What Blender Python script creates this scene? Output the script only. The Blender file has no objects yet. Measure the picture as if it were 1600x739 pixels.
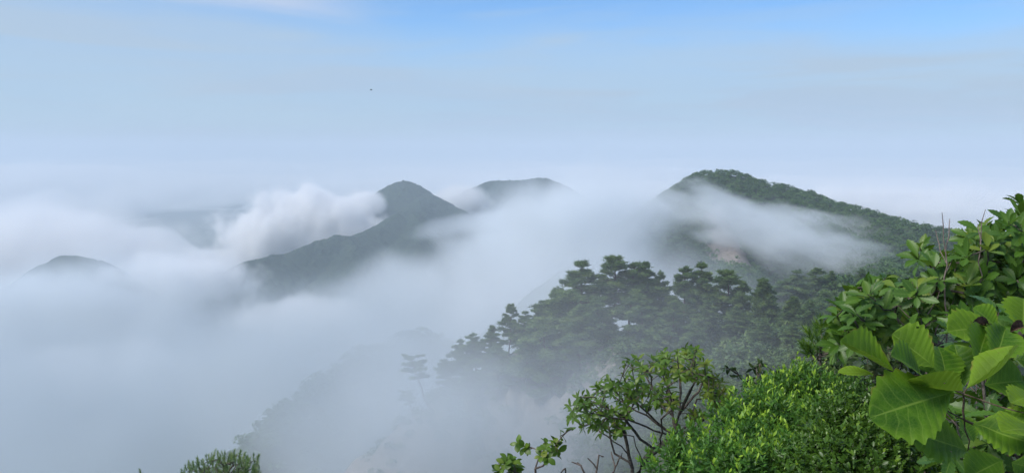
import bpy, bmesh, math, random
import numpy as np
from mathutils import Vector, Matrix, Euler
R = math.radians
rng = np.random.default_rng(7)
random.seed(7)

# ------------------------------------------------------------------ camera, sky, sun, exposure
scene = bpy.context.scene
COL = scene.collection
CAM = np.array([0.0, 0.0, 1.6])
FPX = 1232.0                      # focal length in pixels of the 1600 px wide photograph
PITCH = R(6.25)
cam_data = bpy.data.cameras.new('camera')
cam_data.sensor_width = 36.0
cam_data.lens = 36.0 * FPX / 1600.0
cam_data.clip_start = 0.05
cam_data.clip_end = 200000.0
cam = bpy.data.objects.new('camera', cam_data)
cam.location = CAM
cam.rotation_euler = (R(90) - PITCH, 0, 0)
COL.objects.link(cam)
scene.camera = cam

SUN_EL, SUN_AZ = R(52), R(-115)    # azimuth clockwise from +Y (the view direction)
world = bpy.data.worlds.new("World")
scene.world = world
world.use_nodes = True
wn = world.node_tree
for n in list(wn.nodes):
    wn.nodes.remove(n)


def node(nt, kind, **kw):
    n = nt.nodes.new(kind)
    for k, v in kw.items():
        if k == 'ins':
            for kk, vv in v.items():
                s = n.inputs[kk]
                if hasattr(vv, 'is_output'):
                    nt.links.new(vv, s)
                else:
                    s.default_value = vv
        else:
            setattr(n, k, v)
    return n


def mth(nt, op, a, b=None, c=None, clamp=False):
    n = nt.nodes.new('ShaderNodeMath')
    n.operation = op
    n.use_clamp = clamp
    for i, v in enumerate((a, b, c)):
        if v is None:
            continue
        if hasattr(v, 'is_output'):
            nt.links.new(v, n.inputs[i])
        else:
            n.inputs[i].default_value = v
    return n.outputs[0]


def mixc(nt, fac, a, b, blend='MIX'):
    n = nt.nodes.new('ShaderNodeMix')
    n.data_type = 'RGBA'
    n.blend_type = blend
    for i, v in ((0, fac), (6, a), (7, b)):
        if hasattr(v, 'is_output'):
            nt.links.new(v, n.inputs[i])
        else:
            n.inputs[i].default_value = v if i == 0 else (tuple(v) + (1,) if len(v) == 3 else v)
    return n.outputs[2]


def ramp(nt, fac, stops, interp='LINEAR'):
    n = nt.nodes.new('ShaderNodeValToRGB')
    n.color_ramp.interpolation = interp
    e = n.color_ramp.elements
    while len(e) < len(stops):
        e.new(0.5)
    for el, (p, c) in zip(e, stops):
        el.position = p
        if not hasattr(c, '__len__'):
            c = (c, c, c)
        el.color = tuple(c) + (1,) if len(c) == 3 else c
    if hasattr(fac, 'is_output'):
        nt.links.new(fac, n.inputs[0])
    return n.outputs[0]


def maprange(nt, v, a, b, c=0.0, d=1.0, smooth=True):
    n = nt.nodes.new('ShaderNodeMapRange')
    n.interpolation_type = 'SMOOTHSTEP' if smooth else 'LINEAR'
    nt.links.new(v, n.inputs[0])
    for i, x in zip((1, 2, 3, 4), (a, b, c, d)):
        n.inputs[i].default_value = x
    return n.outputs[0]


sky = node(wn, 'ShaderNodeTexSky', sky_type='NISHITA', sun_disc=False, sun_elevation=SUN_EL, sun_rotation=SUN_AZ,
           altitude=700.0, air_density=1.0, dust_density=0.6, ozone_density=1.0)
# thin high cloud veil: a property of the sky by direction, stretched along the horizon
gen = node(wn, 'ShaderNodeTexCoord').outputs['Generated']
sep = node(wn, 'ShaderNodeSeparateXYZ', ins={0: gen})
zc = sep.outputs[2]
elev = mth(wn, 'ARCSINE', zc)                                   # radians above the horizon
az = mth(wn, 'ARCTAN2', sep.outputs[0], sep.outputs[1])          # 0 straight ahead, + to the right
vec = node(wn, 'ShaderNodeCombineXYZ', ins={0: az, 1: mth(wn, 'MULTIPLY', elev, 4.0), 2: 0.0}).outputs[0]
n1 = node(wn, 'ShaderNodeTexNoise', ins={'Vector': vec, 'Scale': 2.2, 'Detail': 5.0, 'Roughness': 0.5, 'Distortion': 0.3}).outputs[0]
vec2 = node(wn, 'ShaderNodeCombineXYZ', ins={0: mth(wn, 'MULTIPLY', az, 1.3), 1: mth(wn, 'MULTIPLY', elev, 14.0), 2: 3.7}).outputs[0]
n2 = node(wn, 'ShaderNodeTexNoise', ins={'Vector': vec2, 'Scale': 2.0, 'Detail': 6.0, 'Roughness': 0.55, 'Distortion': 0.5}).outputs[0]
# veil is thick low and to the left, and opens to clear blue high on the right
edge = mth(wn, 'ADD', elev, mth(wn, 'MULTIPLY', mth(wn, 'MINIMUM', mth(wn, 'ADD', az, 0.12), 0.0), 0.20))
edge = mth(wn, 'ADD', edge, mth(wn, 'MULTIPLY', mth(wn, 'SUBTRACT', n1, 0.5), -0.10))
veil = maprange(wn, edge, 0.08, 0.185, 0.96, 0.08)
low = maprange(wn, elev, 0.0, 0.10, 1.0, 0.0)
streak = mth(wn, 'MULTIPLY', maprange(wn, n2, 0.40, 0.70, -0.18, 0.18), 1.0)
veil = mth(wn, 'ADD', veil, streak, clamp=True)
VEIL = (3.45, 4.65, 6.15)
veilc = mixc(wn, maprange(wn, n1, 0.35, 0.65), VEIL, tuple(v * f for v, f in zip(VEIL, (1.08, 1.03, 0.97))))
# the pale arched cloud, high on the left
dx = mth(wn, 'SUBTRACT', az, -0.42)
arch = mth(wn, 'ADD', mth(wn, 'SUBTRACT', elev, 0.170), mth(wn, 'MULTIPLY', mth(wn, 'MULTIPLY', dx, dx), 0.35))
arch = mth(wn, 'ADD', arch, mth(wn, 'MULTIPLY', mth(wn, 'SUBTRACT', n2, 0.5), 0.03))
archf = mth(wn, 'MULTIPLY', maprange(wn, arch, -0.012, 0.014, 0.0, 0.7), maprange(wn, az, -0.30, -0.15, 1.0, 0.0))
clear = mixc(wn, 1.0, sky.outputs[0], (0.66, 1.0, 1.36), 'MULTIPLY')
skyc = mixc(wn, veil, clear, veilc)
skyc = mixc(wn, archf, skyc, (5.0, 5.5, 6.7))
lowc = mth(wn, 'MULTIPLY', maprange(wn, n2, 0.50, 0.68, 0.0, 0.55), maprange(wn, elev, 0.07, 0.015, 0.0, 1.0))
skyc = mixc(wn, lowc, skyc, (5.0, 5.8, 7.0))
bg = node(wn, 'ShaderNodeBackground', ins={0: skyc, 1: 0.085})
node(wn, 'ShaderNodeOutputWorld', ins={0: bg.outputs[0]})

sun = bpy.data.lights.new('sun', 'SUN')
sun.energy = 3.2
sun.angle = R(25)
sun.color = (1.0, 0.96, 0.90)
sun_o = bpy.data.objects.new('sun', sun)
sd = Vector((math.sin(SUN_AZ) * math.cos(SUN_EL), math.cos(SUN_AZ) * math.cos(SUN_EL), math.sin(SUN_EL)))
sun_o.rotation_euler = sd.to_track_quat('Z', 'Y').to_euler()
COL.objects.link(sun_o)

scene.view_settings.view_transform = 'Standard'
scene.view_settings.look = 'None'
scene.view_settings.exposure = 0.58
scene.view_settings.gamma = 1.0
scene.view_settings.use_curve_mapping = False
cy = scene.cycles
cy.volume_bounces = 5
cy.max_bounces = 7
cy.diffuse_bounces = 3
cy.glossy_bounces = 2
cy.transmission_bounces = 4
cy.transparent_max_bounces = 8
cy.volume_step_rate = 2.0
cy.volume_max_steps = 128
cy.use_denoising = True
cy.sample_clamp_indirect = 4.0


# ------------------------------------------------------------------ helpers
def ray(px, py):
    """unit-depth view ray of a pixel of the 1600x739 photograph: where a thing stands, worked out once"""
    x = (px - 800.0) / FPX
    y = -(py - 369.5) / FPX
    c, s = math.cos(PITCH), math.sin(PITCH)
    return np.array([x, c + y * s, -s + y * c])


def P(px, py, d):
    return CAM + ray(px, py) * d


def fade(t):
    return t * t * t * (t * (t * 6 - 15) + 10)


_perm = np.random.default_rng(11).integers(0, 1 << 30, size=4096)


def _hash(ix, iy, seed):
    h = (ix * 374761393 + iy * 668265263 + seed * 974634777) & 0x7fffffff
    h = (h ^ (h >> 13)) * 1274126177 & 0x7fffffff
    h = h ^ (h >> 16)
    return (h & 0xffff) / 65535.0


def vnoise(x, y, seed=0):
    ix, iy = np.floor(x).astype(np.int64), np.floor(y).astype(np.int64)
    fx, fy = fade(x - ix), fade(y - iy)
    a, b = _hash(ix, iy, seed), _hash(ix + 1, iy, seed)
    c, d = _hash(ix, iy + 1, seed), _hash(ix + 1, iy + 1, seed)
    return (a * (1 - fx) + b * fx) * (1 - fy) + (c * (1 - fx) + d * fx) * fy - 0.5


def fbm(x, y, octaves=4, seed=0):
    s, a = 0.0, 1.0
    for i in range(octaves):
        s = s + a * vnoise(x * 2 ** i + 17.3 * i, y * 2 ** i - 9.1 * i, seed + i)
        a *= 0.5
    return s


def mesh_np(name, verts, faces, mat=None, parent=None, smooth=False, cols=None, uvs=None, link=True):
    """faces: (n,3) or (n,4) int array, or a list of such arrays"""
    me = bpy.data.meshes.new(name)
    fl = faces if isinstance(faces, list) else [faces]
    fl = [np.asarray(f, dtype=np.int32) for f in fl if len(f)]
    verts = np.asarray(verts, dtype=np.float32)
    me.vertices.add(len(verts))
    me.vertices.foreach_set('co', verts.ravel())
    loops = np.concatenate([f.ravel() for f in fl])
    sizes = np.concatenate([np.full(len(f), f.shape[1], dtype=np.int32) for f in fl])
    starts = np.concatenate([[0], np.cumsum(sizes)[:-1]]).astype(np.int32)
    me.loops.add(len(loops))
    me.loops.foreach_set('vertex_index', loops)
    me.polygons.add(len(sizes))
    me.polygons.foreach_set('loop_start', starts)
    me.polygons.foreach_set('loop_total', sizes)
    if smooth:
        me.polygons.foreach_set('use_smooth', np.ones(len(sizes), dtype=bool))
    me.update(calc_edges=True)
    if cols is not None:
        at = me.attributes.new('tint', 'FLOAT', 'POINT')
        at.data.foreach_set('value', np.asarray(cols, dtype=np.float32))
    if uvs is not None:
        uv = me.uv_layers.new(name='UVMap')
        uv.data.foreach_set('uv', np.asarray(uvs, dtype=np.float32)[loops].ravel())
    if mat:
        me.materials.append(mat)
    o = bpy.data.objects.new(name, me)
    if parent:
        o.parent = parent
    COL.objects.link(o)
    return o


def tag(o, label=None, cat=None, group=None, kind=None):
    if label:
        o['label'] = label
    if cat:
        o['category'] = cat
    if group:
        o['group'] = group
    if kind:
        o['kind'] = kind
    return o


def empty(name, loc, rz=0.0):
    o = bpy.data.objects.new(name, None)
    o.location = loc
    o.rotation_euler = (0, 0, rz)
    o.empty_display_size = 0.1
    COL.objects.link(o)
    return o


def material(name, build):
    m = bpy.data.materials.new(name)
    m.use_nodes = True
    nt = m.node_tree
    for n in list(nt.nodes):
        nt.nodes.remove(n)
    out = nt.nodes.new('ShaderNodeOutputMaterial')
    build(nt, out)
    return m


def leafy(name, c_dark, c_light, c_tip=None, rough=0.5, trans=0.35, spec=0.35, scale=1.0, tcol=None, veins=0.0):
    """thin foliage: diffuse + a little gloss, light passing through; 'tint' picks the age of the leaf"""
    def b(nt, out):
        at = node(nt, 'ShaderNodeAttribute', attribute_name='tint').outputs['Fac']
        pos = node(nt, 'ShaderNodeNewGeometry').outputs['Position']
        nz = node(nt, 'ShaderNodeTexNoise', ins={'Vector': pos, 'Scale': scale, 'Detail': 3.0}).outputs[0]
        f = mth(nt, 'ADD', at, mth(nt, 'MULTIPLY', mth(nt, 'SUBTRACT', nz, 0.5), 0.5), clamp=True)
        stops = [(0.0, c_dark), (0.55, c_light)]
        stops.append((0.95, c_tip if c_tip else c_light))
        c = ramp(nt, f, stops)
        if veins:
            sp = node(nt, 'ShaderNodeSeparateXYZ', ins={0: node(nt, 'ShaderNodeUVMap', uv_map='UVMap').outputs[0]})
            v = mth(nt, 'MULTIPLY', mth(nt, 'ABSOLUTE', mth(nt, 'SUBTRACT', sp.outputs[1], 0.5)), 2.0)
            ph = mth(nt, 'SUBTRACT', mth(nt, 'MULTIPLY', sp.outputs[0], 8.0), mth(nt, 'MULTIPLY', v, 1.3))
            fr = mth(nt, 'ABSOLUTE', mth(nt, 'SUBTRACT', mth(nt, 'FRACT', ph), 0.5))
            vn = mth(nt, 'MAXIMUM', mth(nt, 'MULTIPLY', maprange(nt, fr, 0.02, 0.12, 1.0, 0.0), 0.5), maprange(nt, v, 0.02, 0.09, 1.0, 0.0))
            c = mixc(nt, mth(nt, 'MULTIPLY', vn, veins), c, (0.17, 0.27, 0.05))
        p = node(nt, 'ShaderNodeBsdfPrincipled', ins={'Base Color': c, 'Roughness': rough, 'Specular IOR Level': spec})
        t = node(nt, 'ShaderNodeBsdfTranslucent', ins={0: mixc(nt, 0.5, c, tcol if tcol else c_light)})
        mx = node(nt, 'ShaderNodeMixShader', ins={0: trans, 1: p.outputs[0], 2: t.outputs[0]})
        nt.links.new(mx.outputs[0], out.inputs[0])
    return material(name, b)


def bark(name, c1, c2, scale=40.0, rough=0.9):
    def b(nt, out):
        pos = node(nt, 'ShaderNodeNewGeometry').outputs['Position']
        nz = node(nt, 'ShaderNodeTexNoise', ins={'Vector': pos, 'Scale': scale, 'Detail': 4.0}).outputs[0]
        c = mixc(nt, maprange(nt, nz, 0.35, 0.65), c1, c2)
        bp = node(nt, 'ShaderNodeBump', ins={'Height': nz, 'Strength': 0.5, 'Distance': 0.01})
        p = node(nt, 'ShaderNodeBsdfPrincipled', ins={'Base Color': c, 'Roughness': rough, 'Specular IOR Level': 0.2, 'Normal': bp.outputs[0]})
        nt.links.new(p.outputs[0], out.inputs[0])
    return material(name, b)


# ------------------------------------------------------------------ terrain
def m_forest(name, c1, c2, c3, s, rock=False):
    def b(nt, out):
        g = node(nt, 'ShaderNodeNewGeometry')
        pos = g.outputs['Position']
        n_a = node(nt, 'ShaderNodeTexNoise', ins={'Vector': pos, 'Scale': s, 'Detail': 6.0, 'Roughness': 0.65}).outputs[0]
        n_b = node(nt, 'ShaderNodeTexNoise', ins={'Vector': pos, 'Scale': s * 0.13, 'Detail': 3.0}).outputs[0]
        c = mixc(nt, maprange(nt, n_a, 0.35, 0.65), c1, c2)
        c = mixc(nt, maprange(nt, n_b, 0.45, 0.70, 0.0, 0.6), c, c3)
        if rock:
            at = node(nt, 'ShaderNodeAttribute', attribute_name='tint').outputs['Fac']
            n_c = node(nt, 'ShaderNodeTexNoise', ins={'Vector': pos, 'Scale': s * 0.6, 'Detail': 6.0, 'Roughness': 0.7}).outputs[0]
            st = node(nt, 'ShaderNodeMapping', ins={0: pos, 3: (1.0, 1.0, 0.22)}).outputs[0]
            n_d = node(nt, 'ShaderNodeTexNoise', ins={'Vector': st, 'Scale': s * 1.6, 'Detail': 7.0, 'Roughness': 0.7, 'Distortion': 0.6}).outputs[0]
            rc = ramp(nt, n_d, [(0.30, (0.10, 0.085, 0.075)), (0.46, (0.145, 0.13, 0.12)), (0.60, (0.215, 0.19, 0.175)), (0.75, (0.11, 0.10, 0.092))])
            k = mth(nt, 'ADD', at, mth(nt, 'MULTIPLY', mth(nt, 'SUBTRACT', n_c, 0.5), 1.6))
            c = mixc(nt, maprange(nt, k, 0.42, 0.60), c, rc)
        bp = node(nt, 'ShaderNodeBump', ins={'Height': n_a, 'Strength': 0.6, 'Distance': 1.0 / s * 0.4})
        p = node(nt, 'ShaderNodeBsdfPrincipled', ins={'Base Color': c, 'Roughness': 0.9, 'Specular IOR Level': 0.1, 'Normal': bp.outputs[0]})
        nt.links.new(p.outputs[0], out.inputs[0])
    return material(name, b)


def ridge_height(X, Y, ridges):
    """ridges: list of (points (n,3), slope, power, roundness). Height = the highest flank over all of them"""
    H = np.full(X.shape, -1e9)
    for pts, slope, power, rnd in ridges:
        pts = np.asarray(pts, dtype=float)
        for a, b in zip(pts[:-1], pts[1:]):
            ab = b[:2] - a[:2]
            t = np.clip(((X - a[0]) * ab[0] + (Y - a[1]) * ab[1]) / (ab @ ab), 0, 1)
            dx, dy = X - (a[0] + t * ab[0]), Y - (a[1] + t * ab[1])
            d = np.sqrt(dx * dx + dy * dy)
            z = a[2] + t * (b[2] - a[2]) - slope * (np.sqrt(d * d + rnd * rnd) - rnd) ** power
            H = np.maximum(H, z)
    return H


def grid_faces(nx, ny):
    i = np.arange(nx * ny).reshape(ny, nx)
    return np.stack([i[:-1, :-1].ravel(), i[:-1, 1:].ravel(), i[1:, 1:].ravel(), i[1:, :-1].ravel()], axis=1)


def terrain(name, hf, x0, x1, y0, y1, step, mat, tint=None, **kw):
    nx, ny = int((x1 - x0) / step) + 1, int((y1 - y0) / step) + 1
    X, Y = np.meshgrid(np.linspace(x0, x1, nx), np.linspace(y0, y1, ny))
    Z = hf(X, Y)
    v = np.stack([X.ravel(), Y.ravel(), Z.ravel()], axis=1)
    t = tint(X, Y, Z).ravel() if tint else None
    o = mesh_np(name, v, grid_faces(nx, ny), mat, smooth=True, cols=t)
    tag(o, kind='structure', **kw)
    return o


MF_FAR = m_forest('far_forest', (0.014, 0.026, 0.020), (0.034, 0.054, 0.034), (0.022, 0.040, 0.022), 0.12)
MF_HILL = m_forest('hill_forest', (0.018, 0.034, 0.018), (0.050, 0.080, 0.032), (0.040, 0.062, 0.022), 0.35, rock=True)
MF_VALLEY = m_forest('valley_floor', (0.03, 0.05, 0.03), (0.07, 0.09, 0.05), (0.09, 0.09, 0.06), 0.004)

FLOOR = -430.0
# the valley floor and the plain beyond, out to the horizon
ng_, nr_ = 96, 40
rr = np.concatenate([[0], np.geomspace(200, 90000, nr_)])
aa = np.linspace(0, 2 * math.pi, ng_, endpoint=False)
gx = np.concatenate([[0], (rr[1:, None] * np.cos(aa)).ravel()])
gy = np.concatenate([[0], (rr[1:, None] * np.sin(aa)).ravel()])
gz = FLOOR + 30 * fbm(gx / 900, gy / 900, 3, 5)
f3 = np.array([(0, 1 + i, 1 + (i + 1) % ng_) for i in range(ng_)])
f4 = np.array([(1 + k * ng_ + i, 1 + (k + 1) * ng_ + i, 1 + (k + 1) * ng_ + (i + 1) % ng_, 1 + k * ng_ + (i + 1) % ng_)
               for k in range(nr_ - 1) for i in range(ng_)])
tag(mesh_np('ground', np.stack([gx, gy, gz], 1), [f3, f4], MF_VALLEY, smooth=True), kind='structure')


def bumps(X, Y, amp, size, seed):
    return amp * (np.abs(vnoise(X / size, Y / size, seed)) + 0.7 * vnoise(X / size * 2.1, Y / size * 2.1, seed + 3))


# twin peak and its long spur, two kilometres off
r_main = ([P(575, 330, 2150), P(607, 300, 2120), P(622, 287, 2100), P(634, 283, 2090), P(648, 291, 2080), P(672, 303, 2060), P(705, 322, 2030), P(740, 352, 1990), P(800, 400, 1900)], 0.72, 1.0, 25)
r_spur = ([P(672, 303, 2060), P(655, 318, 1950), P(640, 330, 1850), P(612, 343, 1750), P(590, 354, 1700), P(545, 366, 1620), P(505, 373, 1560), P(480, 384, 1520), P(440, 398, 1470), P(395, 410, 1420), P(355, 425, 1380), P(300, 470, 1330)], 0.62, 1.0, 20)
r_sub = ([P(640, 330, 1850), P(660, 352, 1700), P(650, 380, 1500)], 0.6, 1.0, 15)
r_sub2 = ([P(545, 366, 1620), P(560, 400, 1450), P(540, 440, 1300)], 0.6, 1.0, 15)


def hf_twin(X, Y):
    wx, wy = X + 30 * fbm(X / 120, Y / 120, 3, 21), Y + 30 * fbm(X / 120, Y / 120, 3, 31)
    H = ridge_height(0.3 * wx + 0.7 * X, 0.3 * wy + 0.7 * Y, [r_main, r_spur, r_sub, r_sub2])
    return H + 10 * fbm(X / 90, Y / 90, 4, 41) * 0.8 + bumps(X, Y, 8.0, 8.0, 51) + 14 * np.minimum(0, fbm(X / 60, Y / 140, 3, 47))


terrain('mountain', hf_twin, -900, 120, 1150, 2350, 3.5, MF_FAR)

r_b = ([P(690, 345, 2450), P(722, 310, 2420), P(745, 295, 2400), P(765, 286, 2390), P(790, 284, 2380), P(815, 284, 2370), P(850, 281, 2360), P(868, 287, 2340), P(900, 310, 2300), P(960, 350, 2240)], 0.7, 1.0, 30)


def hf_b(X, Y):
    H = ridge_height(X + 9 * fbm(X / 120, Y / 120, 3, 22), Y, [r_b])
    return H + 8 * fbm(X / 90, Y / 90, 4, 42) + bumps(X, Y, 8.0, 8.0, 52)


terrain('mountain', hf_b, -420, 420, 1950, 2650, 4.0, MF_FAR)

r_c = ([P(30, 445, 1560), P(70, 415, 1540), P(95, 403, 1530), P(115, 401, 1520), P(150, 408, 1500), P(200, 450, 1480)], 0.85, 1.0, 18)


def hf_c(X, Y):
    H = ridge_height(X, Y, [r_c])
    return H + 7 * fbm(X / 90, Y / 90, 4, 43) + bumps(X, Y, 4.5, 7.0, 53)


terrain('mountain', hf_c, -1250, -500, 1250, 1800, 4.0, MF_FAR)

# the wooded hill on the right, its cliff and its spurs
h_crest = ([P(1085, 283, 690), P(1100, 272, 680), P(1125, 272, 668), P(1150, 278, 655), P(1180, 287, 645), P(1215, 295, 635), P(1260, 308, 620), P(1300, 318, 600), P(1345, 333, 570), P(1390, 345, 545), P(1440, 352, 520), P(1490, 368, 500), P(1540, 392, 470), P(1640, 425, 430)], 0.80, 1.0, 12)
h_s1 = ([P(1100, 272, 680), P(1112, 300, 645), P(1128, 335, 600), P(1145, 395, 545), P(1150, 440, 480), P(1180, 480, 400)], 1.25, 1.0, 6)
h_s2 = ([P(1215, 298, 635), P(1260, 330, 590), P(1310, 365, 540), P(1350, 385, 510), P(1400, 420, 450), P(1420, 460, 380)], 0.95, 1.0, 8)


def hf_hill(X, Y):
    H = ridge_height(X + 8 * fbm(X / 50, Y / 50, 3, 23), Y, [h_crest, h_s1, h_s2])
    return H + 6 * fbm(X / 40, Y / 40, 4, 44) * 0.8


def tint_hill(X, Y, Z):
    c = P(1143, 385, 550)
    d = np.sqrt(((X - c[0]) / 12) ** 2 + ((Y - c[1]) / 50) ** 2 + ((Z - c[2]) / 30) ** 2)
    c2 = P(1122, 335, 600)
    d2 = np.sqrt(((X - c2[0]) / 14) ** 2 + ((Y - c2[1]) / 40) ** 2 + ((Z - c2[2]) / 20) ** 2)
    return np.clip(1.25 - 0.75 * np.minimum(d, d2 + 0.35), 0, 1)


terrain("hill", hf_hill, -60, 420, 250, 800, 2.5, MF_HILL, tint=tint_hill)
# the near ridge: from the viewpoint's own summit down to the right and out along the pine crest to the cliff
n_crest = ([np.array([-3, -14, 0.8]), np.array([0, -3, 0.1]), np.array([1.5, 1.5, -0.5]), np.array([5, 5, -2.0]), np.array([10, 12, -4.6]), np.array([19, 30, -10.0]),
            P(1425, 585, 60), P(1350, 560, 80), P(1270, 535, 100), P(1190, 512, 112), P(1100, 505, 118), P(1000, 505, 122), P(930, 508, 124),
            P(870, 530, 126), P(800, 556, 128), P(740, 586, 130), P(695, 615, 132)], 1.0, 1.0, 2.5)
n_drop = ([P(695, 615, 132), P(665, 640, 134), P(645, 680, 136), P(620, 790, 139), P(600, 1000, 143)], 1.5, 1.0, 2.0)
n_spur = ([P(960, 520, 122), P(975, 548, 112), P(985, 585, 104), P(990, 640, 98)], 1.25, 1.0, 3.0)
n_spur2 = ([P(1180, 520, 112), P(1170, 560, 98), P(1160, 620, 86)], 1.0, 1.0, 4.0)
n_back = ([P(1640, 400, 330), P(1420, 440, 265), P(1320, 462, 235), P(1230, 486, 222), P(1120, 525, 218), P(1000, 600, 225)], 0.75, 1.0, 6.0)
# a lower rib far below on the left, almost lost in the mist
n_rib = ([P(660, 520, 310), P(600, 542, 300), P(540, 578, 285), P(470, 625, 270), P(400, 690, 255), P(320, 770, 240), P(200, 900, 220)], 1.1, 1.0, 3.0)


def hf_ridge(X, Y):
    X, Y = np.asarray(X, float), np.asarray(Y, float)
    far = np.clip((Y - 25) / 40, 0, 1)
    n = fbm(X / 9, Y / 9, 4, 71)
    H = ridge_height(X + far * 2.5 * n, Y + far * 2.0 * fbm(X / 14, Y / 14, 3, 72), [n_crest, n_spur, n_spur2, n_drop])
    H = H + far * 1.6 * fbm(X / 7, Y / 7, 4, 73)
    # sheer rock: below the crest the flank facing the viewpoint falls away as a cliff
    c = P(830, 600, 118)
    m = np.exp(-(((X - c[0]) / 17) ** 2 + ((Y - c[1] + 2) / 14) ** 2))
    return H - m * 9.0 * np.clip((0.2 + 1.6 * fbm(X / 4, Y / 11, 3, 74)), 0, 1.2)


def tint_ridge(X, Y, Z):
    px = 800 + X / np.maximum(Y, 1) * FPX
    py = 235 + (1.6 - Z) / np.maximum(Y, 1) * FPX
    c = P(850, 625, 116)
    d = np.sqrt(((X - c[0]) / 12) ** 2 + ((Y - c[1]) / 22) ** 2 + ((Z - c[2]) / 10) ** 2)
    c2 = P(968, 505, 119)
    d2 = np.sqrt(((X - c2[0]) / 3.6) ** 2 + ((Y - c2[1]) / 6) ** 2 + ((Z - c2[2]) / 2.4) ** 2)
    lowrock = np.clip((-36 - Z) / 10, 0, 0.75) * (Y > 50)
    return np.clip(np.maximum(1.15 - 0.62 * np.minimum(d, d2 + 0.1), lowrock), 0, 1)


MF_RIDGE = m_forest('ridge_ground', (0.020, 0.034, 0.018), (0.050, 0.075, 0.030), (0.060, 0.060, 0.035), 1.3, rock=True)
terrain('ridge', hf_ridge, -70, 125, -16, 200, 0.8, MF_RIDGE, tint=tint_ridge)


def hf_back(X, Y):
    return ridge_height(X, Y, [n_back]) + 5 * fbm(X / 30, Y / 30, 4, 81)


def hf_rib(X, Y):
    return ridge_height(X, Y, [n_rib]) + 3 * fbm(X / 16, Y / 16, 4, 82) + bumps(X, Y, 2.5, 4.0, 83)


terrain('hillside', hf_back, 20, 240, 170, 360, 1.6, MF_HILL)
terrain('hillside', hf_rib, -160, 20, 150, 400, 1.6, MF_HILL)
# ------------------------------------------------------------------ air: haze and mist
def m_volume(name, col, density, aniso=0.0, grid=True):
    def b(nt, out):
        p = node(nt, 'ShaderNodeVolumePrincipled', ins={'Color': tuple(col) + (1,), 'Anisotropy': aniso, 'Density': density})
        if not grid:
            p.inputs['Density Attribute'].default_value = ''
        nt.links.new(p.outputs[0], out.inputs['Volume'])
    return material(name, b)


def box_mesh(name, lo, hi, mat):
    x0, y0, z0 = lo
    x1, y1, z1 = hi
    v = [(x0, y0, z0), (x1, y0, z0), (x1, y1, z0), (x0, y1, z0), (x0, y0, z1), (x1, y0, z1), (x1, y1, z1), (x0, y1, z1)]
    f = [(0, 3, 2, 1), (4, 5, 6, 7), (0, 1, 5, 4), (1, 2, 6, 5), (2, 3, 7, 6), (3, 0, 4, 7)]
    return mesh_np(name, v, np.array(f), mat)


def haze():
    o = box_mesh('haze', (-95000, -95000, FLOOR - 80), (95000, 95000, 120.0), m_volume('haze_air', (0.69, 0.80, 0.90), 2.7e-4, grid=False))
    tag(o, 'thin blue haze filling the air over the valley and peaks', 'haze', kind='stuff')


def mist(label, center, half, res, density, nscale, thr=0.25, wid=0.5, amp=1.6, seed=0.0, stretch=(1, 1, 1), rot=None,
         inner=0.0, col=(0.90, 0.94, 1.0), detail=6.0, rough=0.58, distort=0.0, flat=None):
    """a real body of mist: a voxel grid filled by geometry nodes with an eroded, noisy ellipsoid"""
    half = tuple(h * 1.4 for h in half)
    o = box_mesh('mist', tuple(-h for h in half), half, None)
    o.matrix_world = Matrix.Translation(Vector(center)) @ (rot.to_4x4() if rot else Matrix())
    ng = bpy.data.node_groups.new('mist_bank', 'GeometryNodeTree')
    ng.interface.new_socket('Geometry', in_out='INPUT', socket_type='NodeSocketGeometry')
    ng.interface.new_socket('Geometry', in_out='OUTPUT', socket_type='NodeSocketGeometry')
    go = ng.nodes.new('NodeGroupOutput')
    pos = ng.nodes.new('GeometryNodeInputPosition').outputs[0]

    def vm(op, a, b):
        n = ng.nodes.new('ShaderNodeVectorMath')
        n.operation = op
        for i, v in enumerate((a, b)):
            if v is None:
                continue
            if hasattr(v, 'is_output'):
                ng.links.new(v, n.inputs[i])
            else:
                n.inputs[i].default_value = v
        return n.outputs['Value'] if op == 'LENGTH' else n.outputs[0]
    q = vm('DIVIDE', pos, half)
    e = vm('LENGTH', q, None)
    fall = maprange(ng, e, inner, 1.0, 1.0, 0.0)
    p2 = vm('ADD', vm('DIVIDE', pos, tuple(nscale * s for s in stretch)), (seed * 7.3, seed * 3.1, seed * 5.7))
    nz = node(ng, 'ShaderNodeTexNoise', ins={'Vector': p2, 'Scale': 1.0, 'Detail': detail, 'Roughness': rough, 'Distortion': distort}).outputs[0]
    s = mth(ng, 'ADD', fall, mth(ng, 'MULTIPLY', mth(ng, 'SUBTRACT', nz, 0.5), amp))
    d = maprange(ng, s, thr, thr + wid)
    d = mth(ng, 'MULTIPLY', d, maprange(ng, e, 0.9, 1.0, 1.0, 0.0))
    if flat:                                            # a soft level top: (from, to) in local metres
        sz = node(ng, 'ShaderNodeSeparateXYZ', ins={0: pos}).outputs[2]
        sz = mth(ng, 'ADD', sz, mth(ng, 'MULTIPLY', mth(ng, 'SUBTRACT', nz, 0.5), flat[2]))
        d = mth(ng, 'MULTIPLY', d, maprange(ng, sz, flat[0], flat[1], 1.0, 0.0))
    d = mth(ng, 'MULTIPLY', d, density)
    vc = node(ng, 'GeometryNodeVolumeCube', ins={'Density': d, 'Min': tuple(-h for h in half), 'Max': half,
                                                'Resolution X': res[0], 'Resolution Y': res[1], 'Resolution Z': res[2]})
    sm = node(ng, 'GeometryNodeSetMaterial', ins={0: vc.outputs[0], 'Material': m_volume('mist_air', col, 1.0)})
    ng.links.new(sm.outputs[0], go.inputs[0])
    md = o.modifiers.new('mist', 'NODES')
    md.node_group = ng
    tag(o, label, 'mist', kind='stuff')
    return o


def cp(px, py, d):
    return tuple(P(px, py, d))



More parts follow.
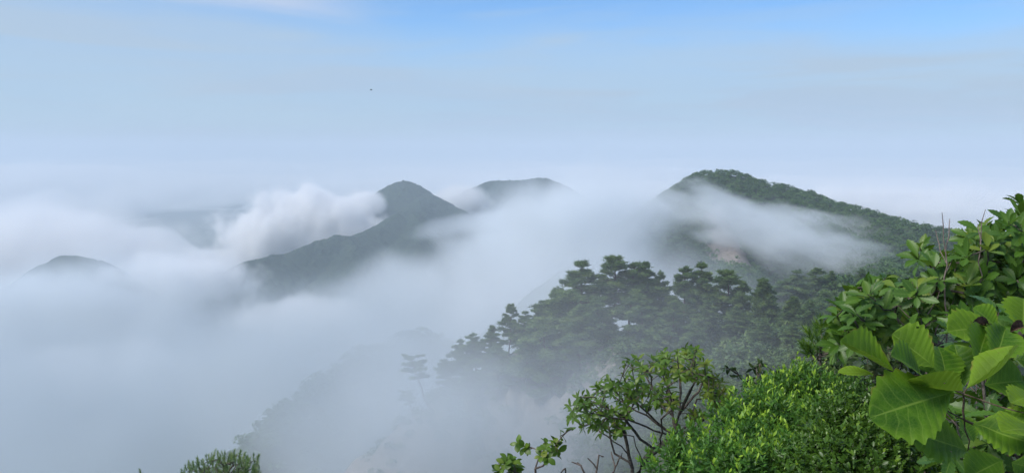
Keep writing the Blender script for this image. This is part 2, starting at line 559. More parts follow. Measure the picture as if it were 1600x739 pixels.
def stream(label, p0, p1, r1, r2, res, density, nscale, **kw):
    """mist drawn out along a line: local x from p0 to p1, r1 across (level), r2 the thickness"""
    p0, p1 = Vector(p0), Vector(p1)
    x = (p1 - p0).normalized()
    y = Vector((0, 0, 1)).cross(x).normalized()
    z = x.cross(y)
    m = Matrix((x, y, z)).transposed()
    return mist(label, (p0 + p1) / 2, ((p1 - p0).length / 2, r1, r2), res, density, nscale, rot=m, **kw)


def cloud_sea():
    na, nr = 300, 150
    a = np.linspace(R(-80), R(80), na)
    r = np.geomspace(1700, 60000, nr)
    A, D = np.meshgrid(a, r)
    X, Y = D * np.sin(A), D * np.cos(A)
    sc = 900.0
    h = fbm(X / sc, Y / sc, 5, 61) + 0.35 * fbm(X / 6000, Y / 6000, 2, 62)
    top = -150 + 95 * h
    # the breaks in the cloud through which the far blue plain shows
    gap = P(330, 288, 3600)
    g = np.exp(-(((X - gap[0]) / 1000) ** 2 + ((Y - gap[1]) / 1200) ** 2))
    top = top - 420 * g * np.clip(0.7 + 1.3 * fbm(X / 420, Y / 800, 4, 66), 0, 1.6)
    edge = np.clip((D - 1700) / 900, 0, 1)
    top = -330 + (top + 330) * edge
    top = np.maximum(top, -328)
    n = na * nr
    v = np.concatenate([np.stack([X.ravel(), Y.ravel(), top.ravel()], 1), np.stack([X.ravel(), Y.ravel(), np.full(n, -330.0)], 1)])
    f = grid_faces(na, nr)
    idx = np.arange(n).reshape(nr, na)
    side = []
    for e in (idx[0], idx[-1][::-1], idx[:, -1], idx[:, 0][::-1]):
        side.append(np.stack([e[:-1] + n, e[1:] + n, e[1:], e[:-1]], 1))
    o = mesh_np('cloud', v, [f, f[:, ::-1] + n, np.concatenate(side)], m_volume('cloud_body', (0.97, 0.98, 1.0), 0.006, grid=False))
    tag(o, 'white sea of cloud reaching to the horizon', 'cloud', kind='stuff')




def hit(px, py, hf, off=0.0, d0=60.0, d1=900.0):
    """where the view ray of a pixel meets the ground, moved `off` metres back along it"""
    d = np.linspace(d0, d1, 1500)
    r = ray(px, py)
    p = CAM[None] + d[:, None] * r[None]
    below = np.nonzero(hf(p[:, 0], p[:, 1]) > p[:, 2])[0]
    dd = (d[below[0]] if len(below) else d1) - off
    return tuple(CAM + r * dd)


haze()
cloud_sea()
MC = (0.68, 0.75, 0.80)          # valley mist, its shade put into a darker colour
ML = (0.86, 0.91, 0.95)          # drifting mist, made brighter by a lighter colour
MW = (0.985, 0.99, 1.0)          # cloud, its sunlit look put into a near-white colour
# banks behind the spur and far to the left
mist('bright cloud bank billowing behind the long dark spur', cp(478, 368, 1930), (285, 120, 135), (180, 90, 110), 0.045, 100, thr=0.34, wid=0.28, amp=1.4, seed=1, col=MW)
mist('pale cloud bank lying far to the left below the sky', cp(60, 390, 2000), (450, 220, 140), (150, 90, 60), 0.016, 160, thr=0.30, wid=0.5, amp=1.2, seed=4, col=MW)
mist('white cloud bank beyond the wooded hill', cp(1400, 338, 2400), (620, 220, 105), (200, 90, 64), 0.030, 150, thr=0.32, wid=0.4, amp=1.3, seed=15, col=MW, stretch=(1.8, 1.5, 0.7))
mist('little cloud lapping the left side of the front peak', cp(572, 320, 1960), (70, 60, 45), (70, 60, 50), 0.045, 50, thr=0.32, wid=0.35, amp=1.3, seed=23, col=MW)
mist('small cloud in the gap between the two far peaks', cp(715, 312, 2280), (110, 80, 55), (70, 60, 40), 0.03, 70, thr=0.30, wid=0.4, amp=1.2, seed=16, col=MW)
# valley fill
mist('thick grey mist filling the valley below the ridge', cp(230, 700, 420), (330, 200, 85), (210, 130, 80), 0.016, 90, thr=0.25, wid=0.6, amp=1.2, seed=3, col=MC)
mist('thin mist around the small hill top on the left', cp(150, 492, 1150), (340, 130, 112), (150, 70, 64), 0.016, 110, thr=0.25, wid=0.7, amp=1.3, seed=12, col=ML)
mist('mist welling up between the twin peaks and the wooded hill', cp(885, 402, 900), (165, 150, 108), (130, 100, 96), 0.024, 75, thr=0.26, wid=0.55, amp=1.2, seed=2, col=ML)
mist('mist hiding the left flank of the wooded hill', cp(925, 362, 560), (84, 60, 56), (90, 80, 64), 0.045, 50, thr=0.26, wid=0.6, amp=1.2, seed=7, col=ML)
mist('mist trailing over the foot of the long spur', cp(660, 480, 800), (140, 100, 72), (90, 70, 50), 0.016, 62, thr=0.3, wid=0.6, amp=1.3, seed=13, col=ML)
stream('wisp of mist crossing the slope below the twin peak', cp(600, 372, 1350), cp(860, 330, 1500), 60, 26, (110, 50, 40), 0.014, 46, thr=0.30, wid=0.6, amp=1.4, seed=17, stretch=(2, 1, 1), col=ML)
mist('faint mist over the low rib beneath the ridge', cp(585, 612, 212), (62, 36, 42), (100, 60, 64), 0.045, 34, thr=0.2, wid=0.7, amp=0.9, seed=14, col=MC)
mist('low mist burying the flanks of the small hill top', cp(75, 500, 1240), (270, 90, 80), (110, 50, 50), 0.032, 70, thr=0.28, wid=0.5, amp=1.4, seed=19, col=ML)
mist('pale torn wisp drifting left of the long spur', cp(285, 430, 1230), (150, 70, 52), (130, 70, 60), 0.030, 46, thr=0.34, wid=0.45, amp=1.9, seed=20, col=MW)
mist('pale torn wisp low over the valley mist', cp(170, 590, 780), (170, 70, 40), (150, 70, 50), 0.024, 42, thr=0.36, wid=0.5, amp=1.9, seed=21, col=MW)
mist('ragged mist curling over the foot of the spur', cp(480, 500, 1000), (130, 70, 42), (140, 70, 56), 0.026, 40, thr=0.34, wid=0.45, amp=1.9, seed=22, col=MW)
# over the wooded hill
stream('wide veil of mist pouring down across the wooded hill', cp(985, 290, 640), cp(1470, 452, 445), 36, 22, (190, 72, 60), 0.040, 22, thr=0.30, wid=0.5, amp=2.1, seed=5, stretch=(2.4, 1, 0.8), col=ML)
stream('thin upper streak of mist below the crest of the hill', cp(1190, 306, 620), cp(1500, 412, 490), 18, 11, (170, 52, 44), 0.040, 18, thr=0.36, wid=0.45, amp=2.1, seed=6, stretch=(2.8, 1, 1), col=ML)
# round the pine ridge
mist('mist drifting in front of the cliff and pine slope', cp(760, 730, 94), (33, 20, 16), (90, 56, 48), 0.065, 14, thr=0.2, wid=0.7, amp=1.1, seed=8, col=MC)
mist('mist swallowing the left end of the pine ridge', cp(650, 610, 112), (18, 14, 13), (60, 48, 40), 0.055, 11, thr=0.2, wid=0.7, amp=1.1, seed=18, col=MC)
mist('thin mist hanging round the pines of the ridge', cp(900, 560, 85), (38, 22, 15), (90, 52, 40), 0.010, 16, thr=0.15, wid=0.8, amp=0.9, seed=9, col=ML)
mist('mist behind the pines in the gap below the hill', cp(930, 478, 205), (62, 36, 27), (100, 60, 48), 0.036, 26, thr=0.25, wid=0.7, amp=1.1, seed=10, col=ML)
# ------------------------------------------------------------------ woods on the far slopes
def tube_np(pts, rad, sides=5):
    """closed-ended tapering tube along pts"""
    pts = np.asarray(pts, float)
    n = len(pts)
    rad = np.broadcast_to(np.asarray(rad, float), (n,))
    t = np.gradient(pts, axis=0)
    t /= np.linalg.norm(t, axis=1, keepdims=True) + 1e-9
    up = np.where(np.abs(t[:, 2:3]) > 0.9, np.array([[1.0, 0, 0]]), np.array([[0, 0, 1.0]]))
    u = np.cross(t, up)
    u /= np.linalg.norm(u, axis=1, keepdims=True) + 1e-9
    w = np.cross(t, u)
    a = np.linspace(0, 2 * math.pi, sides, endpoint=False)
    v = pts[:, None] + rad[:, None, None] * (np.cos(a)[None, :, None] * u[:, None] + np.sin(a)[None, :, None] * w[:, None])
    v = v.reshape(-1, 3)
    f = [(k * sides + i, k * sides + (i + 1) % sides, (k + 1) * sides + (i + 1) % sides, (k + 1) * sides + i) for k in range(n - 1) for i in range(sides)]
    return v, np.array(f)


class Geo:
    """collects pieces of one mesh"""
    def __init__(self):
        self.v, self.f, self.c, self.uv, self.n = [], {3: [], 4: []}, [], [], 0

    def add(self, v, f, c=0.5, uv=None):
        v = np.asarray(v, float)
        f = np.asarray(f)
        self.v.append(v)
        self.f[f.shape[1]].append(f + self.n)
        self.c.append(np.broadcast_to(np.asarray(c, float), (len(v),)))
        self.uv.append(uv if uv is not None else np.zeros((len(v), 2)))
        self.n += len(v)

    def build(self, name, mat, parent=None, smooth=False, at=None, uvs=False):
        v = np.concatenate(self.v)
        if at is not None:
            v = v - np.asarray(at)
        fl = [np.concatenate(x) for x in self.f.values() if x]
        return mesh_np(name, v, fl, mat, parent, smooth, np.concatenate(self.c), np.concatenate(self.uv) if uvs else None)


def scatter_crowns(name, P0, size, hgt, K, leaf, mat, seed, label, tintr=(0.1, 0.8)):
    """one mesh of uneven leafy crowns standing at points P0"""
    g = np.random.default_rng(seed)
    n = len(P0)
    d = g.normal(size=(n, K, 3))
    d /= np.linalg.norm(d, axis=2, keepdims=True)
    d[:, :, 2] = np.abs(d[:, :, 2]) * 1.1 - 0.25
    r = size[:, None] * g.uniform(0.45, 1.05, (n, K)) ** 0.7
    lump = 1 + 0.30 * np.sin(d[:, :, 0] * 5 + g.uniform(0, 6, (n, 1))) * np.cos(d[:, :, 1] * 4 + g.uniform(0, 6, (n, 1)))
    c = P0[:, None] + d * (r * lump)[:, :, None] * np.array([1, 1, 0.8]) + np.array([0, 0, 1.0]) * hgt[:, None, None]
    c = c.reshape(-1, 3)
    m = len(c)
    a, b = g.normal(size=(m, 3)), g.normal(size=(m, 3))
    a[:, 2] *= 0.6
    b[:, 2] *= 0.6
    a /= np.linalg.norm(a, axis=1, keepdims=True)
    b /= np.linalg.norm(b, axis=1, keepdims=True)
    s = leaf * g.uniform(0.6, 1.3, (m, 1)) * np.repeat(np.ones(n), K)[:, None]
    v = np.stack([c - a * s * 0.5, c + a * s * 0.5, c + b * s], axis=1).reshape(-1, 3)
    f = np.arange(m * 3).reshape(-1, 3)
    t = np.repeat(g.uniform(tintr[0], tintr[1], n), K * 3) + np.repeat(g.uniform(-0.15, 0.15, m), 3)
    o = mesh_np(name, v, f, mat, cols=np.clip(t, 0, 1))
    tag(o, label, 'forest', kind='stuff')
    return o


M_WOOD = leafy('woodland_leaf', (0.024, 0.064, 0.020), (0.068, 0.140, 0.034), (0.10, 0.18, 0.042), rough=0.6, trans=0.3, scale=0.03)
M_WOOD2 = leafy('undergrowth_leaf', (0.030, 0.065, 0.024), (0.080, 0.140, 0.045), (0.12, 0.18, 0.050), rough=0.6, trans=0.3, scale=0.2)

g_ = np.random.default_rng(3)
n_ = 26000
hx, hy = g_.uniform(70, 400, n_), g_.uniform(260, 790, n_)
hz = hf_hill(hx, hy)
rk = tint_hill(hx, hy, hz) + 0.5 * fbm(hx / 5, hy / 5, 3, 9)
# in front of or on the crest only: the far flank is never seen
pxs, pys = 800 + hx / hy * FPX, 235 - (hz - 1.6) / hy * FPX
ok = (rk < 0.55) & (pxs > 880) & (pxs < 1700) & (pys < 640)
hp = np.stack([hx, hy, hz], 1)[ok]
scatter_crowns('forest', hp, g_.uniform(1.5, 3.0, len(hp)), g_.uniform(0.8, 3.6, len(hp)), 34, 1.15, M_WOOD, 4,
               'dense dark green woodland covering the wooded hill')
n_ = 4500
hx, hy = g_.uniform(20, 240, n_), g_.uniform(170, 355, n_)
hz = hf_back(hx, hy)
hp = np.stack([hx, hy, hz], 1)
scatter_crowns('forest', hp, g_.uniform(1.6, 3.2, len(hp)), g_.uniform(1.0, 3.5, len(hp)), 55, 1.0, M_WOOD, 5,
               'dim woodland on the lower slope behind the pine ridge')

n_ = 3000
hx, hy = g_.uniform(-150, 15, n_), g_.uniform(195, 345, n_)
hz = hf_rib(hx, hy)
pys = 235 - (hz - 1.6) / hy * FPX
hp = np.stack([hx, hy, hz], 1)[pys < 800]
scatter_crowns('forest', hp, g_.uniform(1.2, 2.8, len(hp)), g_.uniform(0.5, 3.5, len(hp)), 40, 1.0, M_WOOD, 15,
               'woodland on the low rib far below, almost lost in mist')
# undergrowth on the near ridge, away from the bare rock
n_ = 5200
hx, hy = g_.uniform(-25, 75, n_), g_.uniform(70, 150, n_)
hz = hf_ridge(hx, hy)
rk = tint_ridge(hx, hy, hz) + 0.7 * fbm(hx / 3, hy / 3, 3, 10)
pys = 235 - (hz - 1.6) / hy * FPX
ok = ((rk < 0.52) | ((rk < 0.85) & (g_.uniform(0, 1, n_) < 0.25))) & (pys < 800)
hp = np.stack([hx, hy, hz], 1)[ok]
scatter_crowns('undergrowth', hp, g_.uniform(0.5, 1.5, len(hp)), g_.uniform(0.1, 0.9, len(hp)), 70, 0.42, M_WOOD2, 6,
               'mixed leafy undergrowth clothing the misty pine ridge')


# ------------------------------------------------------------------ pines on the ridge
def needle_tufts(g, geo, centers, length, tint):
    """sprays of short needle blades fanning up and out from each centre"""
    m, K = len(centers), 6
    d = g.normal(size=(m, K, 3))
    d[:, :, 2] = np.abs(d[:, :, 2]) * 0.55 + 0.12
    d /= np.linalg.norm(d, axis=2, keepdims=True)
    s = np.cross(d, g.normal(size=(m, K, 3)))
    s /= np.linalg.norm(s, axis=2, keepdims=True) + 1e-9
    L = length * g.uniform(0.6, 1.2, (m, K, 1))
    c = centers[:, None]
    v = np.stack([c - s * L * 0.13, c + s * L * 0.13, c + d * L], axis=2).reshape(-1, 3)
    geo.add(v, np.arange(len(v)).reshape(-1, 3), np.clip(np.repeat(tint, K * 3), 0, 1))


def make_pine(kind, seed, H=9.0):
    """returns trunk and crown Geo of a pine H metres tall with its foot at the origin"""
    g = np.random.default_rng(seed)
    tr, cr = Geo(), Geo()
    n = 9
    zz = np.linspace(0, H * 0.97, n)
    bend = np.cumsum(g.normal(0, 0.10 if kind != 'cone' else 0.025, (n, 2)), axis=0)
    lean = g.normal(0, 0.05, 2) if kind != 'lean' else np.array([-0.35, 0.0])
    axis = np.stack([bend[:, 0] + lean[0] * zz, bend[:, 1] + lean[1] * zz, zz], 1)
    axis[:, :2] -= axis[0, :2]
    tr.add(*tube_np(np.vstack([axis[:1] - [0, 0, 0.8], axis]), np.concatenate([[0.2], np.linspace(0.17, 0.03, n)]) * H / 9, 7))

    def at(z):
        return np.array([np.interp(z, zz, axis[:, k]) for k in range(3)])
    if kind == 'cone':
        levels = np.linspace(0.16, 0.97, 17)
        prof = lambda u: 0.30 * (1 - u) ** 0.8 + 0.02
        nb = 6
    elif kind == 'lean':
        levels = np.linspace(0.55, 0.98, 6)
        prof = lambda u: 0.30 * (1 - 0.3 * u)
        nb = 3
    else:
        levels = np.linspace(0.24, 0.98, 14) + g.normal(0, 0.016, 14)
        ex = g.uniform(0.45, 0.8)
        prof = lambda u: 0.40 * max(0.02, 1.03 - u) ** ex * min(1.0, 0.45 + 1.3 * u)
        nb = 4
    a0 = g.uniform(0, 6)
    for u in levels:
        u = min(u, 0.985)
        for k in range(nb):
            if kind != 'cone' and g.uniform() < 0.26:
                continue
            a0 += 2.4 + g.normal(0, 0.25)
            L = H * prof(u) * g.uniform(0.55, 1.15)
            b0 = at(u * H)
            rise = (0.10 if kind == 'cone' else 0.25) * L
            dirv = np.array([math.cos(a0), math.sin(a0), 0])
            p1 = b0 + dirv * L * 0.55 + [0, 0, rise * 0.35]
            p2 = b0 + dirv * L + [0, 0, rise - (0.12 * L if kind == 'cone' else 0)]
            tr.add(*tube_np([b0, p1, p2], np.array([0.055, 0.035, 0.012]) * H / 9, 4))
            # flat pads of tufts along the outer branch
            for q in range(2 if kind == 'cone' else 3):
                w = (0.45, 0.95) if kind == 'cone' else (0.5, 1.0)
                fpos = g.uniform(*w)
                c = b0 + (p2 - b0) * fpos + g.normal(0, 0.10 * L, 3) * [1, 1, 0.15]
                rad = (0.20 if kind == 'cone' else 0.20) * L + 0.13
                m = int(26 + 34 * rad)
                r = np.sqrt(g.uniform(0, 1, m)) * rad * g.uniform(0.7, 1.25, m)
                th = g.uniform(0, 6.28, m)
                rad *= g.uniform(0.65, 1.25)
                tl = g.normal(0, 0.16, 2)
                along = r * np.cos(th) * 1.5
                across = r * np.sin(th) * 0.85
                side = np.array([-dirv[1], dirv[0], 0])
                lift = 0.20 * rad * (1 - np.minimum(1, r / rad) ** 2) + g.normal(0, 0.10, m) + tl[0] * along + tl[1] * across
                if u > 0.90:                     # loose pointed leader instead of a plate
                    m = 9
                    pts = c + g.normal(0, 0.13, (m, 3)) * [1, 1, 0.9]
                else:
                    pts = c + along[:, None] * dirv + across[:, None] * side + lift[:, None] * np.array([0, 0, 1.0])
                needle_tufts(g, cr, pts, 0.36, g.uniform(0.0, 0.95) + g.normal(0, 0.15, m))
            # looser sprays all along the bough
            m = int(4 + 11 * L)
            w = g.uniform(0.25, 1.0, m)[:, None]
            pts = b0 + (p2 - b0) * w + g.normal(0, 0.17, (m, 3)) * [1.2, 1.2, 0.5]
            needle_tufts(g, cr, pts, 0.40, g.uniform(0.1, 0.8) + g.normal(0, 0.15, m))
    tip = at(H * 0.97)
    needle_tufts(g, cr, tip + g.normal(0, 0.10, (14, 3)) * [0.8, 0.8, 2.0], 0.34, np.full(14, 0.6))
    return tr, cr


M_NEEDLE = leafy('pine_needle', (0.036, 0.080, 0.026), (0.105, 0.185, 0.055), (0.16, 0.23, 0.065), rough=0.55, trans=0.35, scale=0.25)
M_PBARK = bark('pine_bark', (0.13, 0.075, 0.05), (0.06, 0.042, 0.035), 6.0)
PROTO = {}
for kind, ns in (('spread', 5), ('cone', 2), ('lean', 1)):
    PROTO[kind] = []
    for s in range(ns):
        tr, cr = make_pine(kind, 100 + s * 7 + len(kind))
        PROTO[kind].append((tr, cr))
_pm = {}


def pine(px, py, d, kind, var, label, group='pines on the misty ridge', width=1.0, rz=None, hf=hf_ridge):
    top = P(px, py, d)
    x, y = top[0], top[1]
    z = float(hf(np.array([x]), np.array([y]))[0])
    h = max(3.0, top[2] - z)
    t = empty('pine_tree', (x, y, top[2] - h), rng.uniform(0, 6.28) if rz is None else rz)
    t.scale = (h / 9 * width, h / 9 * width, h / 9)
    tag(t, label, 'tree', group)
    key = (kind, var % len(PROTO[kind]))
    if key not in _pm:
        tr, cr = PROTO[kind][key[1]]
        _pm[key] = (tr.build('trunk', M_PBARK, t, smooth=True), cr.build('crown', M_NEEDLE, t))
    else:
        for src in _pm[key]:
            c = src.copy()
            c.parent = t
            COL.objects.link(c)
    return t


pine(912, 411, 122, 'spread', 0, 'broad pine at the left end of the crest clump, with stacked flat tiers', width=1.25)
pine(955, 401, 124, 'spread', 1, 'highest pine of the ridge, its pointed top above the left clump', width=1.15)
pine(985, 413, 123, 'spread', 2, 'pine in the middle of the crest clump just right of the highest top', width=1.1)
pine(1008, 411, 125, 'spread', 3, 'flat topped pine at the right end of the left crest clump', width=1.0)
pine(1028, 425, 126, 'spread', 4, 'small open pine by the gap between the two crest clumps', width=0.9)
pine(1071, 419, 121, 'spread', 2, 'tall pine with a bare reddish trunk showing below its crown', width=0.85)
pine(1098, 412, 123, 'spread', 0, 'tallest dark pine of the right crest clump', width=1.0)
pine(1134, 423, 122, 'spread', 1, 'spreading pine with drooping right side in the right crest clump', width=1.1)
pine(1160, 440, 120, 'spread', 3, 'low pine at the right edge of the right crest clump', width=0.9)
pine(1200, 436, 116, 'cone', 0, 'narrow conical conifer with tiered branches standing alone right of the pines', width=1.1)
pine(1232, 462, 112, 'cone', 1, 'lower conical conifer just right of the narrow tiered one', width=1.25)
pine(1262, 470, 108, 'spread', 4, 'rounded pine on the saddle at the right end of the ridge', width=1.1)
pine(908, 478, 117, 'spread', 3, 'dark low pine in front of the left crest clump', width=1.35)
pine(873, 452, 124, 'spread', 4, 'bushy pine on the left shoulder just below the crest clump', width=1.3)
pine(845, 470, 126, 'spread', 2, 'hazy rounded pine at the top of the left slope', width=1.2)
pine(820, 488, 127, 'spread', 0, 'hazy pine between the slender top and the rounded one on the left slope', width=1.2)
pine(795, 476, 128, 'spread', 1, 'slender pine rising above its neighbours on the left slope', width=0.75)
pine(769, 509, 129, 'spread', 3, 'dim pine half way down the left slope in the mist', width=1.2)
pine(745, 522, 130, 'spread', 4, 'faint broad pine low on the left slope in the mist', width=1.4)
pine(722, 531, 131, 'spread', 0, 'faint pine with ragged top near the cliff edge', width=1.1)
pine(700, 562, 131, 'spread', 2, 'faint small pine below the ragged one at the cliff edge', width=1.2)
pine(668, 557, 133, 'lean', 0, 'lone flat topped pine leaning out over the cliff into the mist', width=1.1, rz=0.0)
pine(648, 610, 135, 'lean', 0, 'ghostly pine lowest on the cliff edge, nearly lost in mist', width=1.2, rz=0.3)
for px, py, d, v in ((940, 470, 116, 2), (1010, 462, 117, 4), (1050, 470, 116, 1), (1105, 470, 114, 3), (1150, 480, 112, 0), (860, 500, 120, 1),
                     (1030, 500, 108, 3), (1090, 505, 106, 4), (1190, 500, 104, 2), (1240, 505, 100, 0), (820, 525, 121, 4), (780, 545, 123, 2), (735, 565, 126, 1)):
    pine(px, py, d, 'spread', v, 'young pine among the undergrowth on the near flank of the misty ridge',
         group='young pines on the flank of the ridge', width=1.25)
for px, py, d, v in ((1250, 424, 215, 0), (1275, 420, 222, 1), (1300, 424, 228, 3), (1325, 428, 234, 4), (1228, 440, 214, 2), (1345, 420, 240, 0), (1190, 470, 216, 3), (1290, 455, 205, 1), (1265, 470, 200, 2)):
    pine(px, py, d, 'spread', v, 'blurred pine on the slope behind the ridge, below the streaming mist',
         group='pines on the slope behind the ridge', width=1.3, hf=hf_back)
# ------------------------------------------------------------------ foreground: leaves, twigs and shrubs
def norm(a):
    return a / (np.linalg.norm(a, axis=-1, keepdims=True) + 1e-9)


def leaf_template(nu, nv, wid, peak=0.5, fold=0.25, droop=0.3, lobes=0, lobe_amp=0.1, ripple=0.0, tipsharp=1.0, petiole=0.0):
    """one leaf, length 1 along +Y, face up +Z. Returns verts, quads, uv"""
    u = np.linspace(0, 1, nu + 1)
    v = np.linspace(-1, 1, 2 * nv + 1)
    U, V = np.meshgrid(u, v, indexing='ij')
    e = math.log(0.5) / math.log(peak)
    f = np.sin(math.pi * np.clip(U, 0, 1) ** e) ** (0.85 * tipsharp)
    f = np.maximum(f, 0.012)
    W = wid * 0.5 * f
    aV = np.abs(V)
    if lobes:
        ph = U * lobes - 1.3 * aV
        tri = 0.5 + 0.5 * np.cos(2 * math.pi * ph)
        W = W * (1 + lobe_amp * aV ** 3 * (tri - 0.5) * 2 * np.clip(f * 1.3, 0, 1))
    X = V * W * math.cos(fold)
    Z = aV * W * math.sin(fold)
    Y = U.copy()
    if ripple and lobes:
        Z = Z + ripple * aV ** 2 * np.sin(2 * math.pi * (U * lobes - 1.3 * aV)) * f
    if droop:
        b = droop
        Yc, Zc = np.sin(b * U) / b, -(1 - np.cos(b * U)) / b
        ca, sa = np.cos(b * U), -np.sin(b * U)
        Y, Z = Yc - Z * sa, Zc + Z * ca
    P_ = np.stack([X, Y, Z], -1).reshape(-1, 3)
    uv = np.stack([U, V * 0.5 + 0.5], -1).reshape(-1, 2)
    fc = grid_faces(2 * nv + 1, nu + 1)
    return P_, fc, uv


def put_leaves(geo, tpl, base, along, nrm, length, tint, width=1.0):
    V, F, UV = tpl
    m = len(base)
    y = norm(along)
    x = norm(np.cross(y, nrm))
    z = np.cross(x, y)
    M = np.stack([x * (np.ones((m, 1)) * width), y, z], axis=1) * np.reshape(length, (-1, 1, 1))
    pts = np.einsum('vk,mkj->mvj', V, M) + base[:, None]
    f = (F[None] + (np.arange(m) * len(V))[:, None, None]).reshape(-1, F.shape[1])
    geo.add(pts.reshape(-1, 3), f, np.clip(np.repeat(tint, len(V)), 0, 1), np.tile(UV, (m, 1)))


class Tree:
    """branch graph: main limbs by hand, twigs grown to the given tips"""
    def __init__(self, seed):
        self.p, self.par, self.len, self.g = [], [], [], np.random.default_rng(seed)

    def limb(self, pts, start=None, seg=0.08):
        pts = np.asarray(pts, float)
        if start is None and self.p:
            d = np.linalg.norm(np.array(self.p) - pts[0], axis=1)
            start = int(d.argmin())
            pts[0] = self.p[start]
        dl = np.linalg.norm(np.diff(pts, axis=0), axis=1)
        s = np.concatenate([[0], np.cumsum(dl)])
        n = max(2, int(s[-1] / seg) + 1)
        t = np.linspace(0, s[-1], n + 1)
        q = np.stack([np.interp(t, s, pts[:, k]) for k in range(3)], 1)
        # round off the corners, add a little wander
        for _ in range(2):
            q[1:-1] = 0.25 * q[:-2] + 0.5 * q[1:-1] + 0.25 * q[2:]
        q[1:-1] += self.g.normal(0, seg * 0.07, q[1:-1].shape)
        prev = start
        first = 0 if start is None else 1
        for k in range(first, len(q)):
            self.p.append(q[k])
            self.par.append(-1 if prev is None else prev)
            self.len.append(0.0 if prev is None else self.len[prev] + float(np.linalg.norm(q[k] - self.p[prev])))
            prev = len(self.p) - 1
        return prev

    def grow(self, tips, bf=0.35, seg=0.08, sag=0.12):
        tips = np.asarray(tips, float)
        left = list(range(len(tips)))
        pp = np.array(self.p)
        best = np.array([(np.linalg.norm(pp - t, axis=1)).min() for t in tips])
        ends = [None] * len(tips)
        for k in np.argsort(best):
            t = tips[k]
            pp = np.array(self.p)
            cost = np.linalg.norm(pp - t, axis=1) + bf * np.array(self.len)
            i = int(cost.argmin())
            a = pp[i]
            d = np.linalg.norm(t - a)
            m = (a + t) / 2 + np.array([0, 0, -sag * d]) + self.g.normal(0, 0.08 * d, 3)
            q = [(1 - s) ** 2 * a + 2 * s * (1 - s) * m + s * s * t for s in np.linspace(0, 1, max(3, int(d / seg) + 2))]
            ends[k] = self.limb(q, start=i, seg=seg)
        return ends

    def dirs(self, idx):
        p = np.array(self.p)
        par = np.array(self.par)
        i = np.array(idx)
        return norm(p[i] - p[np.maximum(par[i], 0)])

    def build(self, name, mat, parent, r_tip, power=0.45, sides=6, rmax=None, at=(0, 0, 0)):
        n = len(self.p)
        kids = [[] for _ in range(n)]
        for i, q in enumerate(self.par):
            if q >= 0:
                kids[q].append(i)
        cnt = np.zeros(n)
        for i in range(n - 1, -1, -1):
            cnt[i] = max(1, sum(cnt[c] for c in kids[i]))
        rad = r_tip * cnt ** power
        # a gentle taper along unbranched runs
        for i in range(n):
            if self.par[i] >= 0:
                rad[i] = min(rad[i] * 1.0, rad[self.par[i]])
        if rmax:
            rad = np.minimum(rad, rmax)
        geo = Geo()
        stack = [i for i in range(n) if self.par[i] < 0]
        todo = [(i, None) for i in stack]
        p = np.array(self.p)
        while todo:
            i, frm = todo.pop()
            chain = [] if frm is None else [frm]
            while True:
                chain.append(i)
                ks = sorted(kids[i], key=lambda c: -cnt[c])
                if not ks:
                    break
                for c in ks[1:]:
                    todo.append((c, i))
                i = ks[0]
            if len(chain) < 2:
                continue
            rr_ = rad[chain].copy()
            if frm is not None:
                rr_[0] = rr_[1]
            rr_[-1] *= 0.6
            geo.add(*tube_np(p[chain], rr_, sides))
        return geo.build(name, mat, parent, smooth=True, at=at)


def in_poly(px, py, poly):
    poly = np.asarray(poly, float)
    x, y = np.asarray(px), np.asarray(py)
    c = np.zeros(x.shape, bool)
    j = len(poly) - 1
    for i in range(len(poly)):
        xi, yi = poly[i]
        xj, yj = poly[j]
        c ^= ((yi > y) != (yj > y)) & (x < (xj - xi) * (y - yi) / (yj - yi + 1e-9) + xi)
        j = i
    return c


def poly_points(g, poly, n, d0, d1, mind=0.0):
    """n points spread through a crown: its outline as seen from the viewpoint, and a depth of d0..d1 metres"""
    poly = np.asarray(poly, float)
    lo, hi = poly.min(0), poly.max(0)
    out = []
    tries = 0
    while len(out) < n and tries < n * 60:
        tries += 1
        q = g.uniform(lo, hi)
        if not in_poly(q[0:1], q[1:2], poly)[0]:
            continue
        p = P(q[0], q[1], g.uniform(d0, d1))
        if mind and out and np.linalg.norm(np.array(out) - p, axis=1).min() < mind:
            continue
        out.append(p)
    return np.array(out)


def rosettes(g, geo, tpls, tips, dirs, k, length, tint, spread=0.9, up=0.35, width=1.0):
    """whorls of leaves at the twig ends"""
    for i, (t, d) in enumerate(zip(tips, dirs)):
        d = norm(d + np.array([0, 0, up]))
        a = norm(np.cross(d, g.normal(size=3)))
        b = np.cross(d, a)
        n = g.integers(k[0], k[1] + 1)
        th = g.uniform(0, 6.28) + np.arange(n) * 6.283 / n + g.normal(0, 0.2, n)
        sp = spread + g.normal(0, 0.2, n)
        al = np.cos(sp)[:, None] * d + np.sin(sp)[:, None] * (np.cos(th)[:, None] * a + np.sin(th)[:, None] * b)
        nr = d + g.normal(0, 0.15, (n, 3)) + np.array([0, 0, 0.3])
        L = length * g.uniform(0.65, 1.15, n)
        ti = tint[i] + g.normal(0, 0.10, n) if hasattr(tint, '__len__') else tint + g.normal(0, 0.15, n)
        put_leaves(geo, tpls[g.integers(len(tpls))], t - d * g.uniform(0, 0.02, (n, 1)), al, nr, L, ti, width)


def ground(x, y):
    return float(hf_ridge(np.array([x]), np.array([y]))[0])


def foot(px, d, py=739):
    p = P(px, py, d)
    return np.array([p[0], p[1], ground(p[0], p[1]) - 0.05])


def plant(name, label, cat, base, group=None):
    t = empty(name, tuple(base))
    return tag(t, label, cat, group)


